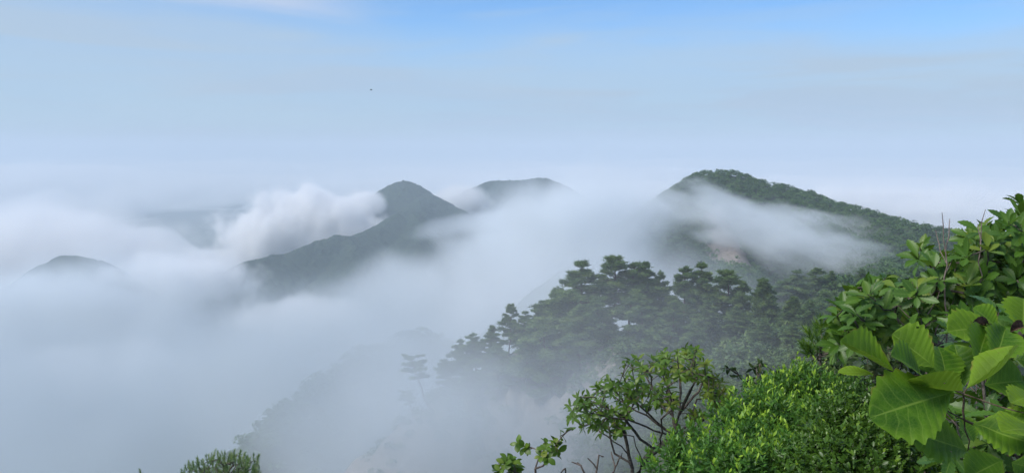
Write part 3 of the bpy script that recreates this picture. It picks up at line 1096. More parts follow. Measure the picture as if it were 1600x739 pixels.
M_AZ = leafy('azalea_leaf', (0.030, 0.075, 0.010), (0.085, 0.165, 0.014), (0.190, 0.210, 0.025), rough=0.42, trans=0.38, spec=0.4, scale=6.0, tcol=(0.16, 0.26, 0.03))
M_OAKSH = leafy('oak_leaf', (0.022, 0.066, 0.009), (0.062, 0.145, 0.014), (0.150, 0.200, 0.020), rough=0.45, trans=0.33, spec=0.4, scale=4.0, tcol=(0.15, 0.27, 0.02), veins=0.45)
M_SPIR = leafy('bush_leaf', (0.024, 0.080, 0.018), (0.090, 0.225, 0.030), (0.290, 0.460, 0.040), rough=0.45, trans=0.40, spec=0.35, scale=5.0, tcol=(0.22, 0.36, 0.04))
M_PRIV = leafy('glossy_leaf', (0.028, 0.074, 0.012), (0.080, 0.165, 0.020), (0.240, 0.360, 0.030), rough=0.36, trans=0.32, spec=0.35, scale=5.0, tcol=(0.12, 0.24, 0.03))
M_SHADE = leafy('shrub_leaf', (0.020, 0.045, 0.014), (0.050, 0.090, 0.020), (0.120, 0.120, 0.035), rough=0.5, trans=0.3, spec=0.3, scale=4.0)  # dark olive leaf, with the shade under the oak put into the colour
M_TWIG = bark('twig_bark', (0.055, 0.045, 0.040), (0.13, 0.11, 0.095), 60.0)
M_DEAD = bark('dead_bark', (0.11, 0.085, 0.075), (0.20, 0.16, 0.14), 60.0)
M_JUN = leafy('conifer_needle', (0.050, 0.105, 0.032), (0.14, 0.235, 0.075), (0.26, 0.34, 0.12), rough=0.5, trans=0.3, scale=3.0)

T_ELL = [leaf_template(5, 1, 0.36, 0.52, 0.22, dr) for dr in (0.25, 0.7, 1.1)]
T_OAK = [leaf_template(24, 2, 0.41, 0.60, fo, dr, lobes=8, lobe_amp=0.17, ripple=0.012, tipsharp=1.15) for fo, dr in ((0.18, 0.25), (0.3, 0.6), (0.12, 0.9), (0.4, -0.3))]
T_OVAL = [leaf_template(4, 1, 0.52, 0.5, 0.25, dr) for dr in (0.2, 0.6)]
T_BROAD = [leaf_template(5, 1, 0.60, 0.55, 0.2, dr) for dr in (0.3, 0.7)]


def zp(zx, zy, d):          # points read off an enlarged view of the small tree
    return P(860 + zx * 0.28275, 530 + zy * 0.28275, d)


# --- the small open tree in the middle
g = np.random.default_rng(21)
base = foot(985, 4.7)
t = plant('small_tree', 'small open crowned tree with twisted dark stems and whorled leaves before the misty cliff', 'tree', base)
T = Tree(22)
D0 = 4.6
T.limb([base, base + [0.03, 0, 1.2], zp(470, 900, D0), zp(480, 739, D0), zp(492, 655, D0), zp(545, 632, D0), zp(640, 585, D0 + .05), zp(690, 530, D0)])
for pts in ([(690, 530), (680, 430, .05), (650, 330, .1), (640, 220, .15), (620, 110, .15)],
            [(690, 530), (705, 420, -.05), (740, 340, -.1), (800, 250, -.15), (815, 160, -.1)],
            [(700, 440), (720, 330, .1), (725, 200, .2), (705, 90, .2)],
            [(680, 560), (600, 507, -.15), (500, 482, -.25), (420, 440, -.3), (330, 430, -.35), (230, 410, -.4)],
            [(660, 545), (560, 440, .1), (470, 380, .15), (400, 345, .2), (330, 310, .2), (270, 250, .25)],
            [(640, 500), (510, 380, .0), (430, 300, -.05), (400, 200, -.05)],
            [(650, 420), (560, 280, .25), (520, 180, .3), (490, 130, .3)],
            [(590, 640), (520, 590, -.1), (450, 480, -.2), (400, 420, -.25)],
            [(600, 600), (615, 500, -.2), (612, 440, -.25)],
            [(690, 530), (760, 480, .15), (800, 365, .2), (810, 330, .2)],
            [(690, 545), (800, 505, -.1), (870, 410, -.1), (905, 330, -.1), (900, 220, -.1)],
            [(840, 450), (910, 400, .0), (960, 370, .05), (985, 290, .05)],
            [(720, 400), (780, 330, .1), (840, 270, .1), (870, 190, .15)]):
    T.limb([zp(q[0], q[1], D0 + (q[2] if len(q) > 2 else 0)) for q in pts])
# second stem on the left
b2 = base + np.array([-0.12, 0.05, 0.0])
T.limb([b2, b2 + [0, 0, 1.2], zp(450, 900, D0 + .1), zp(455, 739, D0 + .1), zp(432, 620, D0 + .1), zp(412, 520, D0 + .1), zp(360, 470, D0 + .05)], start=None)
T.limb([zp(432, 640, D0 + .1), zp(400, 585, D0), zp(350, 565, D0)])
T.limb([zp(440, 690, D0 + .1), zp(400, 635, D0 + .2), zp(355, 630, D0 + .2)])
T.limb([zp(480, 700, D0), zp(450, 560, D0 - .1), zp(460, 535, D0 - .1)])
crown = [[(410, 110), (500, 95), (560, 130), (560, 230), (500, 330), (400, 300), (370, 190)],
         [(560, 110), (620, 60), (720, 40), (830, 45), (835, 90), (760, 120), (720, 210), (640, 220), (570, 180)],
         [(720, 150), (840, 110), (900, 170), (860, 230), (760, 230)],
         [(860, 200), (940, 215), (1000, 290), (1010, 340), (900, 360), (855, 320)],
         [(240, 230), (330, 200), (370, 260), (520, 270), (640, 230), (700, 340), (690, 390), (580, 380), (420, 350), (330, 330), (240, 260)],
         [(90, 370), (150, 300), (240, 290), (290, 340), (430, 380), (420, 450), (410, 510), (330, 530), (180, 500), (110, 430)],
         [(755, 415), (800, 405), (850, 415), (840, 435), (770, 440)]]
tips = []
for poly, n in zip(crown, (34, 50, 28, 34, 70, 80, 9)):
    q = poly_points(g, [(860 + a * 0.28275, 530 + b * 0.28275) for a, b in poly], n, D0 - 0.45, D0 + 0.45, 0.06)
    tips.append(q)
tips = np.vstack(tips)
ends = T.grow(tips, bf=0.25, seg=0.07)
T.build('trunk', M_TWIG, t, 0.0025, 0.42, 6, at=base)
geo = Geo()
cx = np.array([(p[0] - CAM[0]) / p[1] for p in tips])
warm = np.clip((cx - 0.12) * 2.2, 0, 0.4) + 0.35
rosettes(g, geo, T_ELL, tips, T.dirs(ends), (5, 7), 0.055, warm + g.normal(0, 0.1, len(tips)), spread=1.15, up=0.6)
geo.build('foliage', M_AZ, t, at=base)


# --- leafy sprig and bare twigs below it
base = foot(835, 4.2)
t = plant('leafy_sprig', 'slender sprig with rounded leaves left of the small open tree', 'shrub', base)
T = Tree(23)
T.limb([base, base + [0, 0, 1.0], P(832, 800, 4.1), P(833, 738, 4.1), P(838, 722, 4.1), P(845, 705, 4.1)])
T.limb([P(833, 738, 4.1), P(850, 722, 4.05), P(860, 712, 4.0), P(872, 690, 4.0), P(880, 676, 4.0), P(893, 668, 4.0)])
T.limb([P(842, 712, 4.1), P(828, 704, 4.15), P(818, 697, 4.15), P(808, 690, 4.2)])
T.limb([P(832, 745, 4.1), P(810, 738, 4.1), P(790, 728, 4.1)])
g = np.random.default_rng(24)
tips = np.vstack([poly_points(g, [(838, 708), (848, 690), (868, 690), (880, 700), (876, 714), (845, 716)], 13, 3.95, 4.15),
                  poly_points(g, [(768, 735), (775, 718), (800, 716), (812, 728), (806, 742), (770, 745)], 20, 4.0, 4.25),
                  [P(808, 691, 4.2), P(818, 698, 4.15), P(870, 690, 4.0), P(877, 680, 4.0), P(885, 672, 4.0), P(893, 667, 4.0), P(825, 701, 4.15)]])
ends = T.grow(tips, seg=0.04)
T.build('stem', M_TWIG, t, 0.0022, 0.4, 5, at=base)
geo = Geo()
rosettes(g, geo, T_BROAD, tips, T.dirs(ends), (3, 5), 0.052, 0.45, spread=1.0, up=0.4)
geo.build('foliage', M_AZ, t, at=base)

base = foot(925, 4.0)
t = plant('bare_shrub', 'leafless dead twigs poking up beside the trunk of the small tree', 'shrub', base)
T = Tree(25)
T.limb([base, base + [0, 0, 0.8], P(925, 800, 4.0), P(930, 745, 4.0), P(936, 728, 4.0), P(943, 712, 4.0), P(936, 710, 4.0)])
for q in ([(930, 745), (908, 735), (909, 726), (893, 721)], [(936, 728), (925, 718), (918, 715)], [(930, 745), (965, 738), (957, 715), (955, 705)],
          [(957, 715), (947, 712), (940, 713)], [(925, 780), (880, 738), (886, 728), (876, 739)], [(909, 728), (902, 722)], [(960, 728), (968, 718), (972, 707)]):
    T.limb([P(a, b, 4.0 + 0.05 * g.normal()) for a, b in q], seg=0.03)
T.build('stem', M_TWIG, t, 0.0040, 0.35, 5, at=base)

# --- sparse dark shrub to the right of the small tree
base = foot(1180, 5.2)
t = plant('dark_shrub', 'sparse dark shrub with few leafy tips between the small tree and bright bush', 'shrub', base)
T = Tree(26)
T.limb([base, base + [0, 0, 1.5], P(1180, 700, 5.2), P(1178, 640, 5.2), P(1176, 612, 5.2), P(1180, 590, 5.2), P(1190, 570, 5.2)])
T.limb([P(1176, 612, 5.2), P(1155, 592, 5.1), P(1140, 576, 5.1)])
T.limb([P(1178, 640, 5.2), P(1200, 600, 5.3), P(1215, 585, 5.3)])
g = np.random.default_rng(27)
tips = np.vstack([poly_points(g, [(1165, 600), (1175, 575), (1195, 562), (1200, 575), (1185, 600)], 14, 5.1, 5.4),
                  poly_points(g, [(1195, 590), (1225, 578), (1235, 585), (1215, 612), (1190, 615)], 18, 5.2, 5.5),
                  [P(1139, 575, 5.1), P(1147, 576, 5.1), P(1133, 574, 5.1), P(1152, 588, 5.1), P(1168, 605, 5.2)]])
ends = T.grow(tips, seg=0.06)
T.build('stem', M_TWIG, t, 0.0035, 0.4, 5, at=base)
geo = Geo()
rosettes(g, geo, T_ELL, tips, T.dirs(ends), (4, 6), 0.062, 0.25, spread=1.1, up=0.5)
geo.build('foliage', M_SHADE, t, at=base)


# --- dense rounded bushes
def dense_bush(name, label, px0, d, lumps, shoots, leaf_len, tpl, mat, seed, shoot_len, nleaf, tipw, stems, tipfrac=0.45):
    g = np.random.default_rng(seed)
    base = foot(px0, d)
    t = plant(name, label, 'bush', base)
    C, RR, N = [], [], []
    for px, py, r, dz in lumps:
        C.append(P(px, py, d + dz))
        RR.append(r / FPX * (d + dz))
    C, RR = np.array(C), np.array(RR)
    w = RR ** 2 / (RR ** 2).sum()
    k = g.choice(len(C), shoots, p=w)
    dr = norm(g.normal(size=(shoots, 3)) + np.array([0, -0.25, 0.35]))
    rad = RR[k] * (1 - 0.5 * g.uniform(0, 1, shoots) ** 2.2)
    pos = C[k] + dr * rad[:, None] * np.array([1, 1, 0.92]) * (1 + 0.10 * g.normal(size=(shoots, 1)))
    # depth of each shoot below the hull of all lumps
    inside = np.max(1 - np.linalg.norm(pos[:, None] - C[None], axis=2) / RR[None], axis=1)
    T = Tree(seed + 1)
    top = C.mean(0)
    T.limb([base, base * 0.6 + top * 0.4, top - [0, 0, RR.max() * 1.2]], seg=0.15)
    for c, r in zip(C, RR):
        T.limb([T.p[-1] if False else top - [0, 0, RR.max() * 1.2], c - [0, 0, r * 0.5], c], seg=0.08)
    sel = g.choice(shoots, min(stems, shoots), replace=False)
    T.grow(pos[sel], bf=0.2, seg=0.08)
    T.build('stem', M_TWIG, t, 0.0011, 0.42, 4, at=base)
    geo = Geo()
    sdir = norm(dr * 0.55 + np.array([0, 0, 0.75]) + g.normal(0, 0.22, (shoots, 3)))
    tip_lit = np.clip(g.normal(0.85, 0.14, shoots), 0, 1.3) * np.clip(1.2 - inside * 5.0, 0, 1) * np.clip(0.30 + 1.2 * dr[:, 2], 0, 1)  # new-growth tone; tops painted lighter, inner and lower shoots darker as if shaded
    B, A, NR, L, TI = [], [], [], [], []
    for j in range(nleaf):
        s = j / (nleaf - 1)
        a = g.uniform(0, 6.28, shoots)
        e1 = norm(np.cross(sdir, g.normal(size=(shoots, 3))))
        e2 = np.cross(sdir, e1)
        out = np.cos(a)[:, None] * e1 + np.sin(a)[:, None] * e2
        B.append(pos + sdir * (s * shoot_len * g.uniform(0.8, 1.2, (shoots, 1))))
        A.append(out * (1.0 - 0.5 * s) + sdir * (0.35 + 0.7 * s))
        NR.append(sdir + 0.35 * g.normal(size=(shoots, 3)))
        L.append(leaf_len * g.uniform(0.7, 1.2, shoots) * (1 - 0.35 * s))
        TI.append(0.30 + g.normal(0, 0.12, shoots) + tipw * tip_lit * np.clip((s - tipfrac) / (1 - tipfrac), 0, 1))
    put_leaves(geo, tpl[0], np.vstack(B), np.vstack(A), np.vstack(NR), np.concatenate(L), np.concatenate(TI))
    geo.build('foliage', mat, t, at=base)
    return t


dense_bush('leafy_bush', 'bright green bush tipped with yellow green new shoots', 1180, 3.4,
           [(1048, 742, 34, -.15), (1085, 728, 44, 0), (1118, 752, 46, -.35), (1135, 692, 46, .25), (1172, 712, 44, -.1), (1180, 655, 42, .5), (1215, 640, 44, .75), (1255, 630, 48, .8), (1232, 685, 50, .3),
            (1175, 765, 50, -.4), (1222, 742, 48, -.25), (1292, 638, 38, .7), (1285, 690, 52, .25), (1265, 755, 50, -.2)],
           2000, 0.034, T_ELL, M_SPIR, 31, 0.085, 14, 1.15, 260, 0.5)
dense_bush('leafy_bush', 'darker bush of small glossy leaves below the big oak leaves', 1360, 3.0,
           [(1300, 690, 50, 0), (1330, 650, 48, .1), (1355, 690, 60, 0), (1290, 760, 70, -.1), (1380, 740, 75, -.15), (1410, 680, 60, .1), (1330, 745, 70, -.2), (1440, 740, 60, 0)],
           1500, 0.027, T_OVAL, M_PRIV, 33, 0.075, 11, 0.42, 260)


# --- shaded shrub and young pine under the oak
base = foot(1330, 4.9)
t = plant('shaded_shrub', 'dim olive shrub in the shade beneath the oak, above the bright bush', 'shrub', base)
g = np.random.default_rng(35)
T = Tree(36)
T.limb([base, base + [0, 0, 1.8], P(1340, 720, 4.9), P(1345, 640, 4.9), P(1350, 590, 4.9)], seg=0.12)
for q in ([(1345, 640), (1310, 600), (1280, 575)], [(1345, 640), (1390, 590), (1420, 560)], [(1345, 620), (1330, 570), (1320, 540)], [(1345, 650), (1290, 625), (1255, 600)]):
    T.limb([P(a, b, 4.9 + 0.1 * g.normal()) for a, b in q])
tips = poly_points(g, [(1242, 610), (1262, 572), (1300, 545), (1350, 520), (1460, 505), (1480, 600), (1380, 640), (1290, 640)], 170, 4.5, 5.3, 0.05)
ends = T.grow(tips, seg=0.08)
T.build('stem', M_TWIG, t, 0.0030, 0.42, 5, at=base)
geo = Geo()
rosettes(g, geo, T_ELL, tips, T.dirs(ends), (5, 8), 0.075, 0.40, spread=1.1, up=0.5)
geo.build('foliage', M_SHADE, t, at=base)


def needle_shoots(g, geo, pos, dirs, length, n, needle, tint, wide=0.04):
    """upright conifer shoots: needles all round a short stem"""
    m = len(pos)
    s = np.tile(np.linspace(0, 1, n), (m, 1)) + g.uniform(-0.02, 0.02, (m, n))
    a = g.uniform(0, 6.28, (m, n))
    e1 = norm(np.cross(dirs, g.normal(size=(m, 3))))
    e2 = np.cross(dirs, e1)
    out = np.cos(a)[..., None] * e1[:, None] + np.sin(a)[..., None] * e2[:, None]
    c = pos[:, None] + dirs[:, None] * (s * np.reshape(length, (-1, 1)))[..., None]
    d = norm(out * (1 - 0.45 * s[..., None]) + dirs[:, None] * (0.55 + 0.6 * s[..., None]))
    side = norm(np.cross(d, g.normal(size=(m, n, 3))))
    L = needle * g.uniform(0.75, 1.15, (m, n, 1))
    v = np.stack([c - side * L * wide, c + side * L * wide, c + d * L], axis=2).reshape(-1, 3)
    ti = np.repeat((np.reshape(tint, (-1, 1)) + 0.25 * (s - 0.5)).ravel(), 3)
    geo.add(v, np.arange(len(v)).reshape(-1, 3), np.clip(ti, 0, 1))


base = foot(1278, 5.4)
t = plant('young_pine', 'young pine with upright pale candle at the edge of the oak shrub', 'pine', base)
g = np.random.default_rng(37)
T = Tree(38)
T.limb([base, base + [0, 0, 2.0], P(1284, 640, 5.4), P(1284, 575, 5.4), P(1283, 535, 5.4)], seg=0.12)
tips = np.vstack([poly_points(g, [(1262, 545), (1275, 525), (1300, 515), (1312, 535), (1305, 570), (1270, 575), (1255, 560)], 26, 5.2, 5.6), [P(1283, 520, 5.4)]])
ends = T.grow(tips, seg=0.06)
T.build('trunk', M_TWIG, t, 0.0035, 0.4, 5, at=base)
geo = Geo()
needle_shoots(g, geo, tips, norm(T.dirs(ends) * 0.5 + [0, 0, 0.8]), g.uniform(0.08, 0.13, len(tips)), 60, 0.075, g.uniform(0.3, 0.6, len(tips)))
needle_shoots(g, geo, tips[-1:], np.array([[0, 0, 1.0]]), np.array([0.11]), 120, 0.028, np.array([0.95]))
geo.build('crown', M_PRIV, t, at=base)

# --- conifer top at the lower left
base = foot(345, 12.0)
t = plant('conifer', 'top of a conifer with many upright shoots poking into the frame before the fog', 'conifer', base)
g = np.random.default_rng(39)
T = Tree(40)
T.limb([base, base + [0, 0, 4.0], P(348, 830, 12.0), P(350, 760, 12.0), P(350, 728, 12.0)], seg=0.25)
tips = np.vstack([poly_points(g, [(282, 745), (300, 730), (318, 722), (335, 716), (352, 716), (372, 714), (390, 722), (404, 722), (408, 760), (430, 830), (260, 830)], 700, 11.5, 12.5, 0.03),
                  [P(311, 728, 12), P(341, 716, 12), P(351, 718, 12.1), P(366, 712, 12), P(374, 711, 12), P(384, 722, 12), P(396, 719, 12), (P(403, 718, 12)), P(292, 735, 12), P(222, 742, 12)]])
ends = T.grow(tips, seg=0.15)
T.build('trunk', M_TWIG, t, 0.005, 0.45, 5, at=base)
geo = Geo()
needle_shoots(g, geo, tips, norm(T.dirs(ends) * 0.25 + g.normal(0, 0.12, (len(tips), 3)) + [0, 0, 0.9]), g.uniform(0.06, 0.14, len(tips)), 45, 0.055, g.uniform(0.4, 0.9, len(tips)), 0.07)
geo.build('crown', M_JUN, t, at=base)


# --- the oak shrub on the right
base = foot(1560, 4.2)
t = plant('oak_shrub', 'spreading oak shrub with toothed leaves against the sky on the right', 'oak', base)
g = np.random.default_rng(41)
T = Tree(42)
D1 = 4.0
T.limb([base, base + [0, 0, 1.0], P(1570, 700, D1 + .2), P(1562, 600, D1 + .1), P(1555, 520, D1), P(1540, 460, D1)], seg=0.1)
for q in ([(1555, 540), (1490, 500), (1430, 470), (1380, 452), (1340, 450)], [(1540, 470), (1490, 440), (1460, 418), (1440, 395)], [(1540, 460), (1545, 410), (1535, 365)],
          [(1550, 490), (1580, 430), (1590, 370), (1598, 325)], [(1560, 560), (1480, 540), (1400, 520), (1320, 510)], [(1560, 580), (1640, 500), (1660, 420), (1650, 360)],
          [(1545, 410), (1565, 370), (1570, 350)], [(1500, 505), (1470, 470), (1400, 440)]):
    T.limb([P(a, b, D1 + 0.15 * g.normal()) for a, b in q], seg=0.08)
polys = [([(1300, 545), (1305, 495), (1335, 455), (1375, 440), (1395, 432), (1425, 445), (1470, 425), (1500, 400), (1500, 480), (1450, 515), (1380, 530)], 190),
         ([(1490, 400), (1515, 365), (1535, 360), (1560, 365), (1575, 345), (1600, 335), (1640, 330), (1660, 480), (1500, 490)], 210),
         ([(1425, 392), (1440, 383), (1455, 392), (1470, 405), (1465, 420), (1435, 415)], 12)]
tips = np.vstack([poly_points(g, p, n, D1 - 0.55, D1 + 0.55, 0.05) for p, n in polys]
                 + [[P(1437, 386, D1), P(1441, 410, D1), P(1384, 434, D1), P(1337, 455, D1), P(1534, 358, D1), P(1569, 348, D1), P(1596, 318, D1), P(1594, 340, D1), P(1310, 505, D1), P(1352, 462, D1)]])
ends = T.grow(tips, bf=0.25, seg=0.07)
T.build('stem', M_TWIG, t, 0.0032, 0.45, 6, at=base)
geo = Geo()
rosettes(g, geo, T_OAK, tips, T.dirs(ends), (5, 7), 0.098, np.clip(g.normal(0.50, 0.2, len(tips)), 0.05, 0.95), spread=1.05, up=0.75)
geo.build('foliage', M_OAKSH, t, at=base, uvs=True)

# bare grey stems standing in the oak
for (qs, lab, sd) in (([[(1480, 520), (1478, 440), (1476, 380), (1472, 332)], [(1477, 400), (1484, 365), (1484, 342)], [(1478, 420), (1468, 385), (1462, 360)], [(1478, 440), (1490, 400)]],
                       'thin bare grey twig standing up against the wooded hill', 51),
                      ([[(1450, 560), (1440, 500), (1430, 470), (1425, 440)], [(1442, 505), (1460, 480), (1468, 455)], [(1445, 530), (1425, 495), (1405, 480)], [(1448, 545), (1470, 500), (1490, 470)], [(1450, 560), (1480, 520), (1500, 495)], [(1446, 535), (1415, 510), (1400, 495)]],
                       'tangle of dead grey twigs in the shade of the oak shrub', 52),
                      ([[(1530, 480), (1532, 400), (1534, 360), (1540, 327)], [(1533, 380), (1528, 350)]], 'single bare twig tip rising above the oak shrub into the sky', 53)):
    base = foot(qs[0][0][0], 3.5)
    t = plant('bare_twig', lab, 'twig', base)
    T = Tree(sd)
    T.limb([base, base + [0, 0, 0.8]] + [P(a, b, 3.5) for a, b in qs[0]], seg=0.06)
    for q in qs[1:]:
        T.limb([P(a, b, 3.5 + 0.04 * k) for k, (a, b) in enumerate(q)], seg=0.04)
    T.build('stem', M_DEAD, t, 0.0022, 0.35, 5, at=base)
# ------------------------------------------------------------------ the near oak branch with its big leaves
def m_bigleaf(name, c_face, c_edge, c_vein):
    def b(nt, out):
        uv = node(nt, 'ShaderNodeUVMap', uv_map='UVMap').outputs[0]
        sp = node(nt, 'ShaderNodeSeparateXYZ', ins={0: uv})
        u, v0 = sp.outputs[0], sp.outputs[1]
        v = mth(nt, 'MULTIPLY', mth(nt, 'ABSOLUTE', mth(nt, 'SUBTRACT', v0, 0.5)), 2.0)
        geo = node(nt, 'ShaderNodeNewGeometry')
        pos = geo.outputs['Position']
        wob = node(nt, 'ShaderNodeTexNoise', ins={'Vector': pos, 'Scale': 30.0, 'Detail': 2.0}).outputs[0]
        ph = mth(nt, 'SUBTRACT', mth(nt, 'MULTIPLY', u, 9.0), mth(nt, 'MULTIPLY', v, 1.3))
        ph = mth(nt, 'ADD', ph, mth(nt, 'MULTIPLY', mth(nt, 'SUBTRACT', wob, 0.5), 0.7))
        fr = mth(nt, 'ABSOLUTE', mth(nt, 'SUBTRACT', mth(nt, 'FRACT', ph), 0.5))       # 0 on a side vein
        side = maprange(nt, fr, 0.02, 0.095, 1.0, 0.0)
        mid = maprange(nt, v, 0.012, 0.045, 1.0, 0.0)
        vein = mth(nt, 'MAXIMUM', mth(nt, 'MULTIPLY', side, 0.42), mid)
        vor = node(nt, 'ShaderNodeTexVoronoi', feature='DISTANCE_TO_EDGE', ins={'Vector': node(nt, 'ShaderNodeMapping', ins={0: uv, 3: (26.0, 18.0, 1.0)}).outputs[0], 'Scale': 1.0}).outputs[0]
        net = maprange(nt, vor, 0.0, 0.12, 1.0, 0.0)
        nz = node(nt, 'ShaderNodeTexNoise', ins={'Vector': pos, 'Scale': 22.0, 'Detail': 5.0, 'Roughness': 0.6}).outputs[0]
        at = node(nt, 'ShaderNodeAttribute', attribute_name='tint').outputs['Fac']
        c = mixc(nt, maprange(nt, nz, 0.35, 0.68), c_face, c_edge)
        c = mixc(nt, mth(nt, 'MULTIPLY', maprange(nt, v, 0.40, 1.0), 0.85), c, (0.11, 0.22, 0.012))  # yellow-green margin, lightened to stand in for light glowing through the edge
        c = mixc(nt, at, c, (0.24, 0.35, 0.015))
        c = mixc(nt, mth(nt, 'MULTIPLY', net, 0.16), c, c_vein)
        c = mixc(nt, mth(nt, 'MULTIPLY', vein, 0.6), c, c_vein)
        # feeding marks and rusty flecks
        sp_n = node(nt, 'ShaderNodeTexNoise', ins={'Vector': pos, 'Scale': 70.0, 'Detail': 4.0, 'Roughness': 0.7}).outputs[0]
        c = mixc(nt, maprange(nt, sp_n, 0.66, 0.73, 0.0, 0.85), c, (0.10, 0.06, 0.025))
        rim = mth(nt, 'MULTIPLY', maprange(nt, v, 0.86, 0.98), maprange(nt, nz, 0.52, 0.64))
        c = mixc(nt, mth(nt, 'MULTIPLY', rim, 0.7), c, (0.16, 0.10, 0.03))
        # the underside is paler
        c = mixc(nt, mth(nt, 'MULTIPLY', geo.outputs['Backfacing'], 0.45), c, (0.16, 0.26, 0.035))
        hgt = mth(nt, 'SUBTRACT', mth(nt, 'MULTIPLY', maprange(nt, fr, 0.0, 0.5), 0.6), mth(nt, 'ADD', mth(nt, 'MULTIPLY', vein, 0.35), mth(nt, 'MULTIPLY', net, 0.12)))
        bp = node(nt, 'ShaderNodeBump', ins={'Height': hgt, 'Strength': 0.14, 'Distance': 0.003})
        p = node(nt, 'ShaderNodeBsdfPrincipled', ins={'Base Color': c, 'Roughness': mth(nt, 'ADD', 0.42, mth(nt, 'MULTIPLY', nz, 0.2)), 'Specular IOR Level': 0.22, 'Normal': bp.outputs[0]})
        tr = node(nt, 'ShaderNodeBsdfTranslucent', ins={0: mixc(nt, 0.6, c, (0.20, 0.34, 0.02)), 'Normal': bp.outputs[0]})
        mx = node(nt, 'ShaderNodeMixShader', ins={0: 0.36, 1: p.outputs[0], 2: tr.outputs[0]})
        hole_n = node(nt, 'ShaderNodeTexNoise', ins={'Vector': pos, 'Scale': 48.0, 'Detail': 2.0}).outputs[0]
        hole = mth(nt, 'GREATER_THAN', hole_n, 0.735)
        m2 = node(nt, 'ShaderNodeMixShader', ins={0: hole, 1: mx.outputs[0], 2: node(nt, 'ShaderNodeBsdfTransparent').outputs[0]})
        nt.links.new(m2.outputs[0], out.inputs[0])
    return material(name, b)


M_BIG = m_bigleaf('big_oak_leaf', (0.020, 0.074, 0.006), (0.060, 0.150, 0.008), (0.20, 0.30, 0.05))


def big_leaf(parent, at, B, Tp, nrm, wid, fold=(0.25, 0.25), bend=0.2, curl=0.0, ripple=0.011, tint=0.0, lobe=0.10, name='leaf', label=None, seed=0, peak=0.62):
    """B, Tp = (px, py, depth) of stalk and tip; nrm = the way the upper face looks (x right, y away, z up); fold = lift of the two halves"""
    g = np.random.default_rng(seed + 900)
    b, t = P(*B), P(*Tp)
    L = np.linalg.norm(t - b)
    y = (t - b) / L
    n = np.asarray(nrm, float)
    x = norm(np.cross(y, n))
    z = np.cross(x, y)
    nu, nv, lobes = 54, 8, 9
    u = np.linspace(0, 1, nu + 1)
    v = np.linspace(-1, 1, 2 * nv + 1)
    U, V = np.meshgrid(u, v, indexing='ij')
    e = math.log(0.5) / math.log(peak)
    f = np.maximum(np.sin(math.pi * U ** e) ** 0.72, 0.01)
    a = np.abs(V)
    ph = U * lobes - 1.3 * a + 0.5 + 0.45 * vnoise(U * 5 + seed * 1.7, np.sign(V) * 3 + 0.5, 8)
    saw = 0.5 - 0.5 * np.cos(2 * math.pi * ph)
    lob = 1 + lobe * a ** 3 * (1 - 2 * saw) * np.clip(f * 1.4, 0, 1) * (0.8 + 0.5 * vnoise(U * 7, V * 2 + seed, 3))
    W = wid * 0.5 * f * lob * (1 + 0.10 * vnoise(U * 3 + seed * 3.1, np.sign(V) * 2.0 + 0.3, 5))
    fo = np.where(V < 0, fold[0], fold[1]) + curl * a
    X = V * W * np.cos(fo)
    Z = a * W * np.sin(fo)
    Z += ripple * wid * a ** 2 * np.sin(2 * math.pi * (ph - 0.25)) * f
    Z += wid * 0.10 * (vnoise(U * 2.2 + seed, V * 1.1 + seed * 2, 7)) * f
    Y = U * L
    if abs(bend) > 1e-3:
        k = bend / L
        ca, sa = np.cos(bend * U), -np.sin(bend * U)
        Y, Z = np.sin(bend * U) / k - Z * sa, -(1 - np.cos(bend * U)) / k + Z * ca
        d = np.array([0, Y[-1, nv], Z[-1, nv]])          # turn so that the tip lands where it belongs
        ang = math.atan2(d[2], d[1])
        c_, s_ = math.cos(-ang), math.sin(-ang)
        Y, Z = Y * c_ - Z * s_, Y * s_ + Z * c_
        q = L / math.hypot(d[1], d[2])
        X, Y, Z = X, Y * q, Z * q
    pts = b + X[..., None] * x + Y[..., None] * y + Z[..., None] * z
    uv = np.stack([U, V * 0.5 + 0.5], -1).reshape(-1, 2)
    geo = Geo()
    geo.add(pts.reshape(-1, 3), grid_faces(2 * nv + 1, nu + 1), np.full(U.size, tint), uv)
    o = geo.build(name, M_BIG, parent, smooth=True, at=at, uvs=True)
    if label:
        o['label'] = label
    return o


def zl(zx, zy, d):          # points read off an enlarged view of the lower right corner
    return (1300 + zx * 0.3505, 480 + zy * 0.3505, d)


base = foot(1700, 1.9)
ob = plant('oak_branch', 'near oak branch with big wavy edged leaves at the right edge', 'branch', base)
T = Tree(61)
hub = zl(585, 385, 1.36)
T.limb([base, base + [0, 0, 1.0], P(1720, 900, 1.7), P(1640, 760, 1.5), P(*zl(760, 600, 1.42)), P(*zl(620, 515, 1.38)), P(*zl(540, 465, 1.36)), P(*zl(480, 430, 1.35))], seg=0.04)
for q in ([(620, 515, 1.38), (600, 440, 1.40), (585, 385, 1.37)], [(585, 385, 1.37), (520, 350, 1.36), (450, 290, 1.36), (380, 300, 1.37), (270, 285, 1.38)],
          [(585, 385, 1.37), (640, 300, 1.40), (700, 250, 1.42), (740, 230, 1.43)], [(620, 515, 1.38), (620, 590, 1.40), (605, 640, 1.40)], [(760, 600, 1.42), (700, 555, 1.36), (635, 525, 1.34)],
          [(760, 600, 1.42), (800, 500, 1.40), (856, 420, 1.38)], [(270, 285, 1.38), (230, 300, 1.38), (185, 300, 1.38)], [(585, 385, 1.37), (660, 430, 1.36), (720, 425, 1.34), (856, 470, 1.3)]):
    T.limb([P(*zl(*k)) for k in q], seg=0.03)
T.build('stem', bark('oak_twig', (0.055, 0.040, 0.028), (0.11, 0.085, 0.06), 90.0), ob, 0.0013, 0.35, 7, at=base)

